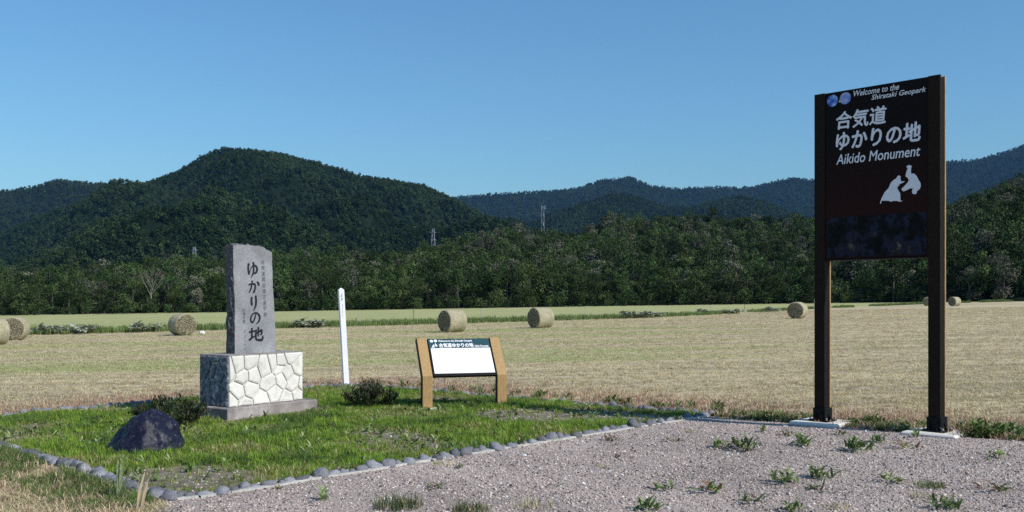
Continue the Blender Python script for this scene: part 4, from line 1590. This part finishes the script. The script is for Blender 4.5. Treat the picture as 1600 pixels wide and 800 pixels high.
# ------------------------------------------------------------------ information board
IB_A = R(17)
ib = thing('information_board', 'low sloped information board with white panel between two brown wooden posts', 'information board', (-1.29, 15.05, gz(-.7)), IB_A)
CW = 1.19            # distance between post centres
pw, pd = .155, .085  # post width, plank depth
bend, top_y, top_z = .51, .46, 1.075
for cx in (0, CW):
    b = MB()
    x0, x1 = cx - pw / 2, cx + pw / 2
    sl = Vector((0, top_y, top_z - bend)).normalized()
    nr = Vector((0, sl.z, -sl.y))
    t0 = Vector((0, top_y, top_z))
    P = [(0, -.25), (0, bend), (t0.y, t0.z), (t0.y + nr.y * pd, t0.z + nr.z * pd), (pd, bend - .035), (pd, -.25)]
    vs = [(x0, y_, z_) for y_, z_ in P] + [(x1, y_, z_) for y_, z_ in P]
    m = len(P)
    b.add(vs, [(0, 1, 4, 5), (1, 2, 3, 4), (m + 5, m + 4, m + 1, m), (m + 4, m + 3, m + 2, m + 1)] + [(i, m + i, m + (i + 1) % m, (i + 1) % m) for i in range(m)])
    o = b.build('post', M['wood'], ib)
    bv = o.modifiers.new('bevel', 'BEVEL')
    bv.width = .004
    bv.segments = 1
    bv.limit_method = 'ANGLE'
    # dark strip standing in for the shade on the post's left side
    b = MB()
    xs0, xs1 = x0 - .012, x0 - .0005
    P2 = [(.008, -.25), (.008, bend - .003), (t0.y + nr.y * .008, t0.z + nr.z * .008), (t0.y + nr.y * pd * .9, t0.z + nr.z * pd * .9), (pd * .9, bend - .035), (pd * .9, -.25)]
    vs = [(xs0, y_, z_) for y_, z_ in P2] + [(xs1, y_, z_) for y_, z_ in P2]
    b.add(vs, [(0, 1, 4, 5), (1, 2, 3, 4), (m + 5, m + 4, m + 1, m), (m + 4, m + 3, m + 2, m + 1)] + [(i, m + i, m + (i + 1) % m, (i + 1) % m) for i in range(m)])
    b.build('side_shade', M['black_steel'], ib)
    b = MB()
    b.bbox((cx - .16, -.11, -.1), (cx + .16, .2, .022), .01)
    b.build('footing', M['concrete'], ib)
# the panel lives in its own frame: local x along the width, local z up the slope, facing -y
pan = bpy.data.objects.new('panel', None)
sl_len = math.hypot(top_y, top_z - bend)
tilt = math.atan2(top_y, top_z - bend)
px0, px1 = pw / 2 + .012, CW - pw / 2 - .013
zb, zt = -.005, sl_len - .012
b = MB()
b.bbox((px0, .006, zb), (px1, .05, zt), .004)
panel = b.build('panel', M['black_steel'], ib)
panel.location = (0, 0, bend)
panel.rotation_euler = (-tilt, 0, 0)
hb = zt - .19       # lower edge of the header
b = MB()
b.add([(px0 + .03, .003, zb + .05), (px1 - .016, .003, zb + .05), (px1 - .016, .003, hb), (px0 + .03, .003, hb)], [(0, 1, 2, 3)])
b.build('notice', M['panel_white'], panel)
b = MB()
b.add([(px0 + .012, .003, hb + .002), (px1 - .012, .003, hb + .002), (px1 - .012, .003, zt - .012), (px0 + .012, .003, zt - .012)], [(0, 1, 2, 3)])
b.build('header', M['header_teal'], panel)


def disc(name, cx, cz, rad, y, material, parent, n=20, sx=1.0):
    b = MB()
    b.add([(cx + rad * sx * math.cos(2 * PI * k / n), y, cz + rad * math.sin(2 * PI * k / n)) for k in range(n)], [tuple(range(n))])
    return b.build(name, material, parent)


FIG_A = [(.155, .18), (.17, .155), (.19, .225), (.30, .215), (.36, .19), (.40, .205), (.44, .195), (.46, .20), (.50, .175), (.56, .185), (.52, .205), (.515, .36), (.49, .40), (.465, .46), (.47, .50), (.49, .515), (.49, .49), (.50, .54), (.54, .56), (.60, .59), (.56, .60), (.53, .60), (.52, .66), (.525, .70), (.495, .73), (.465, .715), (.45, .675), (.40, .645), (.35, .59), (.31, .48), (.24, .40), (.19, .29)]
FIG_B = [(.535, .43), (.57, .385), (.62, .40), (.66, .425), (.70, .44), (.735, .425), (.72, .385), (.725, .33), (.75, .31), (.79, .31), (.80, .345), (.805, .37), (.85, .405), (.87, .47), (.865, .53), (.84, .58), (.80, .68), (.76, .735), (.71, .745), (.70, .77), (.705, .85), (.715, .885), (.70, .915), (.66, .925), (.63, .91), (.625, .88), (.65, .87), (.625, .80), (.605, .70), (.64, .665), (.665, .62), (.65, .57), (.60, .51), (.55, .455)]


def figures(parent, x0, x1, z0, z1, y, material, names=('pictogram', 'pictogram')):
    """two flat silhouettes in one pictogram; coordinates of the unit box scaled to the frame"""
    for P, nm in zip((FIG_A, FIG_B), names):
        u0, u1, v0, v1 = .155, .87, .155, .925
        b = MB()
        b.add([(x0 + (x1 - x0) * (u - u0) / (u1 - u0), y, z0 + (z1 - z0) * (v - v0) / (v1 - v0)) for u, v in P], [tuple(range(len(P)))])
        b.build(nm, material, parent)


HW = px1 - px0
hx = lambda f: px0 + .012 + (HW - .024) * f
disc('logo', hx(.05), hb + .140, .026, .0005, M['print_white'], panel)
disc('logo', hx(.115), hb + .144, .026, .0005, M['print_white'], panel)
figures(panel, hx(.035), hx(.135), hb + .008, hb + .10, .0005, M['print_white'])
fit_text('lettering', 'Welcome to the Shirataki Geopark', hx(.16), hx(.72), hb + .112, hb + .160, .0005, M['print_white'], panel, .012)
fit_text('lettering', '合気道ゆかりの地', hx(.16), hx(.725), hb + .012, hb + .094, .0005, M['print_white'], panel, .016)
fit_text('lettering', 'Aikido Monument', hx(.745), hx(.975), hb + .014, hb + .055, .0005, M['print_white'], panel, .012)
r = random.Random(12)
mb = MB()
for row in range(7):
    z_ = hb - .05 - row * .062
    if row in (0,):
        continue
    x_ = px0 + .07
    while x_ < px1 - .09:
        L = r.uniform(.03, .09)
        if r.random() < .22:
            mb.add([(x_, .0015, z_), (x_ + L, .0015, z_), (x_ + L, .0015, z_ + .007), (x_, .0015, z_ + .007)], [(0, 1, 2, 3)])
        x_ += L + r.uniform(.01, .03)
mb.build('faded_print', M['print_grey'], panel)

# ------------------------------------------------------------------ tall sign
SGN_A = math.atan2(-.72, .69)
SGN_L = (3.876, 12.62)
sg = thing('tall_sign', 'tall dark double-post sign with white lettering above two aikido silhouettes', 'sign', (SGN_L[0], SGN_L[1], .065), SGN_A)
SW, PW, ZT, ZB = 1.607, .145, 4.225, 2.115
for k, x0 in enumerate((0.0, SW - PW)):
    zg = .057 if k == 0 else .064
    b = MB()
    b.bbox((x0 + .012, .0255, zg), (x0 + PW - .012, .1345, ZT - .02), .006)
    pst = b.build('post', M['black_steel'], sg)
    for y0, y1 in ((0, .025), (.135, .16)):
        b = MB()
        b.bbox((x0, y0, zg + .16), (x0 + PW, y1, ZT), .004)
        b.build('cladding', M['wood_shade' if y0 == 0 else 'wood'], pst)
    b = MB()
    b.bbox((x0 - .06, -.05, zg - .012), (x0 + PW + .06, .21, zg + .012), .003)
    for sx in (x0 + .03, x0 + PW - .03):
        for y0, y1 in ((-.05, -.001), (.161, .21)):
            ya, yb = (y1, y0) if y0 < 0 else (y0, y1)
            b.add([(sx - .005, ya, zg + .012), (sx - .005, yb, zg + .012), (sx - .005, ya, zg + .15), (sx + .005, ya, zg + .012), (sx + .005, yb, zg + .012), (sx + .005, ya, zg + .15)],
                  [(0, 1, 2), (5, 4, 3), (0, 3, 4, 1), (1, 4, 5, 2), (2, 5, 3, 0)])
    for sg_, xx in ((-1, x0 + .006), (1, x0 + PW - .006)):
        b.add([(xx, .075, zg + .012), (xx + sg_ * .055, .075, zg + .012), (xx, .075, zg + .15), (xx, .085, zg + .012), (xx + sg_ * .055, .085, zg + .012), (xx, .085, zg + .15)],
              [(0, 1, 2), (5, 4, 3), (0, 3, 4, 1), (1, 4, 5, 2), (2, 5, 3, 0)])
    b.bbox((x0 - .012, -.013, zg + .0125), (x0 + PW + .012, .173, zg + .16), .004)
    b.build('foot_bracket', M['black_steel'], pst)
    for bx in (x0 - .04, x0 + PW + .04):
        for by in (-.03, .19):
            b = MB()
            b.tube([(bx, by, zg + .012), (bx, by, zg + .04)], [.012, .012], 6)
            b.build('bolt', M['galv'], pst)


def sign_panel_material():
    m = bpy.data.materials.new('sign_print')
    m.use_nodes = True
    N, L = m.node_tree.nodes, m.node_tree.links
    bs = N['Principled BSDF']
    bs.inputs['Roughness'].default_value = .4
    bs.inputs['Specular IOR Level'].default_value = .08
    tc = N.new('ShaderNodeTexCoord')
    sp = N.new('ShaderNodeSeparateXYZ')
    L.new(tc.outputs['Object'], sp.inputs[0])
    mr = N.new('ShaderNodeMapRange')
    mr.inputs['From Min'].default_value = ZT
    mr.inputs['From Max'].default_value = ZB + .5
    L.new(sp.outputs['Z'], mr.inputs[0])
    cr = N.new('ShaderNodeValToRGB')
    el = cr.color_ramp.elements
    el[0].position, el[0].color = .35, (.008, .005, .005, 1)
    el[1].position, el[1].color = 1.0, (.024, .006, .005, 1)
    L.new(mr.outputs[0], cr.inputs[0])
    L.new(cr.outputs[0], bs.inputs['Base Color'])
    return m


X0, X1 = PW + .002, SW - PW - .002
b = MB()
b.bbox((X0, .012, ZB), (X1, .148, ZT - .004), .004)
pnl = b.build('panel', sign_panel_material(), sg)
b = MB()
b.bbox((X0 + .001, .006, ZB - .022), (X1 - .001, .154, ZB - .001), .003)
b.build('lower_rail', M['black_steel'], sg)
b = MB()
b.add([(X0 + .03, .0095, ZB + .02), (X1 - .02, .0095, ZB + .02), (X1 - .02, .0095, ZB + .52), (X0 + .03, .0095, ZB + .52)], [(0, 1, 2, 3)])
b.build('printed_photo', M['printed_photo'], pnl)


def on_sign(px, py):
    """local (x, z) on the sign's front plane for a position measured in the photograph"""
    dx, dz = (px - 800) / F, (470 - py) / F
    cx, cy = math.cos(SGN_A), math.sin(SGN_A)
    # (SGN_L + c*s) = d*(dx, 1)
    s = (dx * SGN_L[1] - SGN_L[0]) / (cx - dx * cy)
    d = SGN_L[1] + cy * s
    return s, CAM_H + dz * d - .065


def box_on_sign(x0, y0, x1, y1):
    """left-mid and right-mid measured heights -> (s0, s1, z0, z1)"""
    s0, zt0 = on_sign(x0, y0)
    s1, zt1 = on_sign(x1, y1)
    return s0, s1


TY = .0085
s0, s1 = box_on_sign(1333, 0, 1404, 0)
fit_text('lettering', 'Welcome to the', s0, s1, on_sign(1333, 151)[1], on_sign(1333, 142)[1], TY, M['print_white'], pnl, .008, .25)
s0, s1 = box_on_sign(1361, 0, 1446, 0)
fit_text('lettering', 'Shirataki Geopark', s0, s1, on_sign(1361, 158.5)[1], on_sign(1361, 148.5)[1], TY, M['print_white'], pnl, .008, .25)
s0, s1 = box_on_sign(1306, 0, 1384, 0)
fit_text('lettering', '合気道', s0, s1, on_sign(1306, 203)[1], on_sign(1306, 176)[1], TY, M['print_white'], pnl, .011, .08)
s0, s1 = box_on_sign(1306, 0, 1437, 0)
fit_text('lettering', 'ゆかりの地', s0, s1, on_sign(1306, 235)[1], on_sign(1306, 207)[1], TY, M['print_white'], pnl, .013, .08)
s0, s1 = box_on_sign(1306, 0, 1437, 0)
fit_text('lettering', 'Aikido Monument', s0, s1, on_sign(1306, 257.5)[1], on_sign(1306, 242)[1], TY, M['print_white'], pnl, .006, .2)
s0, s1 = box_on_sign(1374, 0, 1438, 0)
figures(pnl, s0, s1, on_sign(1374, 319)[1], on_sign(1438, 256)[1], TY, M['print_white'])
for (px, py), mm in (((1300, 157.5), 'logo_blue'), ((1320, 153.5), 'logo_sky')):
    s, z = on_sign(px, py)
    disc('logo', s, z, .075, TY, M[mm], pnl)
s0, z0 = on_sign(1308, 156)
disc('logo_band', on_sign(1312, 0)[0], on_sign(1312, 158)[1], .02, TY - .0006, M['print_grey'], pnl)

# concrete pads
for k, (s, lab) in enumerate(((PW / 2, 'pale concrete pad under the left post of the tall sign'), (SW - PW / 2, 'pale concrete pad under the right post of the tall sign'))):
    cx = SGN_L[0] + math.cos(SGN_A) * s - math.sin(SGN_A) * .08
    cy = SGN_L[1] + math.sin(SGN_A) * s + math.cos(SGN_A) * .08
    b = MB()
    zt = .065 + (.045 if k == 0 else .052)
    b.bbox((-.31, -.31, -.25), (.31, .31, 0), .015)
    o = b.build('concrete_pad', M['concrete'])
    o.location = (cx, cy, zt)
    o.rotation_euler = (0, 0, SGN_A + R(3))
    tag(o, lab, 'concrete pad', 'concrete pads under the tall sign')

# ------------------------------------------------------------------ weeds standing in the gravel
WM = {
    'leafy': [weed_mesh(1000 + k, 34, .15, .034, .12, (.35, 1.35), [M['weed'], M['weed_pale']], .05, .3) for k in range(3)],
    'small': [weed_mesh(1010 + k, 16, .10, .026, .08, (.3, 1.2), [M['weed'], M['weed_red']], .03, .2) for k in range(3)],
    'red': [weed_mesh(1020 + k, 16, .10, .022, .09, (.1, .9), [M['weed_red'], M['weed']], .02, .35) for k in range(2)],
    'grass': [tuft_mesh(1030 + k, 320, .10, .005, .17, (.15, .92), [M['grass_deep'], M['straw']], .2) for k in range(2)],
    'dry': [tuft_mesh(1040 + k, 70, .08, .006, .14, (.4, .95), [M['straw'], M['grass_pale']], .3) for k in range(2)],
    'pale': [weed_mesh(1050 + k, 9, .12, .03, .03, (.7, 1.45), [M['weed_pale'], M['weed']], .06, .3) for k in range(2)],
}
WEEDS = [
    (622, 793, 'grass', 1.2, 'bushy green grass tuft at the bottom edge of the gravel, nearest the viewer'),
    (503, 783, 'pale', 1.1, 'thin pale upright weed in the gravel below the monument'),
    (436, 766, 'small', .5, 'tiny weed against the front edging stones left of the middle'),
    (679, 764, 'small', .9, 'flat dark weed in the gravel below the information board'),
    (718, 732, 'small', .7, 'small weed beside the front edging right of the information board'),
    (694, 728, 'dry', .9, 'low dry grass tuft touching the front edging stones'),
    (736, 800, 'grass', .9, 'grass tuft cut off by the bottom edge, right of the bushy one'),
    (836, 793, 'dry', 1.2, 'flat yellowing grass tuft near the bottom edge, in the middle'),
    (956, 690, 'small', .95, 'spreading weed in the gravel close to the right part of the front edging'),
    (965, 715, 'small', .5, 'tiny weed in the gravel below the spreading one by the edging'),
    (1052, 690, 'red', 1.0, 'reddish green weed in the gravel near the corner of the edging'),
    (1080, 676, 'dry', .8, 'dry reddish tuft beside the corner of the edging'),
    (1058, 658, 'leafy', .55, 'leafy weed growing on the right corner of the edging'),
    (1127, 700, 'leafy', .75, 'leafy weed left of the bright clump in the gravel'),
    (1160, 704, 'leafy', 1.25, 'bright green leafy clump in the gravel left of the tall sign'),
    (1193, 676, 'pale', .9, 'single pale-leaved weed near the verge left of the tall sign'),
    (1037, 767, 'small', 1.2, 'dark green weed with a red leaf in the middle of the gravel'),
    (1109, 769, 'small', 1.35, 'flat wide weed right of the red-leaved one in the gravel'),
    (1180, 787, 'small', 1.2, 'green weed near the bottom edge, left of the pair of round ones'),
    (1010, 798, 'leafy', .8, 'leafy weed cut off by the bottom edge in the middle'),
    (1226, 756, 'leafy', .95, 'round dark green weed, left one of a pair in the gravel'),
    (1284, 748, 'leafy', .9, 'leafy green weed, right one of a pair in the gravel'),
    (1273, 766, 'small', .95, 'small green weed just below the pair in the gravel'),
    (1252, 697, 'leafy', 1.05, 'tall dark leafy weed in front of the left concrete pad'),
    (1232, 682, 'small', .9, 'small weed touching the front of the left concrete pad'),
    (1314, 680, 'small', .8, 'small bushy weed right of the left concrete pad'),
    (1338, 706, 'leafy', 1.2, 'large bright green weed between the two concrete pads'),
    (1372, 692, 'leafy', .7, 'smaller green weed right of the bright one between the pads'),
    (1420, 702, 'small', 1.3, 'spreading low weed in front of the right concrete pad'),
    (1432, 684, 'pale', 1.0, 'upright weed standing at the left end of the right concrete pad'),
    (1500, 683, 'small', .85, 'weed standing on the right end of the right concrete pad'),
    (1558, 716, 'small', 1.3, 'dark weed in the gravel near the right edge'),
    (1555, 767, 'red', 1.4, 'reddish brown weed in the gravel near the right edge'),
    (1392, 754, 'small', 1.25, 'spiky green weed in the gravel below the tall sign'),
    (1452, 762, 'grass', .75, 'short grass tuft in the gravel below the right post'),
    (1440, 778, 'dry', .9, 'dry brown tuft in the gravel below the short grass tuft'),
    (1476, 797, 'leafy', .8, 'weed at the bottom edge below the right post of the sign'),
    (1305, 795, 'dry', .9, 'thin dry tuft at the bottom edge below the sign'),
    (1236, 800, 'leafy', .7, 'green weed cut off by the bottom edge below the left post'),
    (870, 690, 'dry', .6, 'flat dry tuft in the gravel near the middle of the edging'),
    (940, 730, 'dry', .6, 'thin yellow tuft in the middle of the gravel'),
]
rw = random.Random(3)
for px, py, kind, s, lab in WEEDS:
    yh = 470 - SLOPE * (px - 800)
    d = F * CAM_H / (py - yh)
    x = (px - 800) / F * d
    o = obj('grass_tuft' if kind in ('grass', 'dry') else 'weed', rw.choice(WM[kind]))
    o.location = (x, d, gz(x) + (.025 if px in (1500,) else .004))
    o.rotation_euler = (0, 0, rw.uniform(0, 6.28))
    o.scale = (s, s, s)
    tag(o, lab, 'grass tuft' if kind in ('grass', 'dry') else 'weed', 'plants growing in the gravel')

# tall pale leaves outside the left edging
for px, py, hh, lab in ((187, 783, .42, 'tall pale yellow-green leaf outside the near corner of the edging'), (216, 800, .34, 'dry brownish stalk cut off by the bottom edge at the near corner')):
    yh = 470 - SLOPE * (px - 800)
    d = F * CAM_H / (py - yh)
    x = (px - 800) / F * d
    b = MB()
    r = random.Random(px)
    for k in range(4):
        leaf_strip(b, (r.uniform(-.03, .03), r.uniform(-.03, .03), 0), r.uniform(-.5, 2.0), hh * r.uniform(.5, 1), .035, r.uniform(1.2, 1.5), r.uniform(-.1, .5), r, 0, 6)
    o = b.build('leafy_stalk', M['weed_pale'] if px < 200 else M['straw'], None, True)
    o.location = (x, d, gz(x))
    tag(o, lab, 'plant')

# ------------------------------------------------------------------ air
b = MB()
b.box((-7100, -7100, -9), (7100, 7100, 900))
hz = b.build('haze', [])
hm = bpy.data.materials.new('haze_air')
hm.use_nodes = True
for n_ in list(hm.node_tree.nodes):
    if n_.type == 'BSDF_PRINCIPLED':
        hm.node_tree.nodes.remove(n_)
pv = hm.node_tree.nodes.new('ShaderNodeVolumePrincipled')
pv.inputs['Color'].default_value = (.22, .50, 1.0, 1)
pv.inputs['Density'].default_value = .000027
pv.inputs['Anisotropy'].default_value = 0.0
hm.node_tree.links.new(pv.outputs[0], hm.node_tree.nodes['Material Output'].inputs['Volume'])
hz.data.materials.append(hm)
tag(hz, 'thin blue summer air lying over the valley', 'haze', kind='stuff')
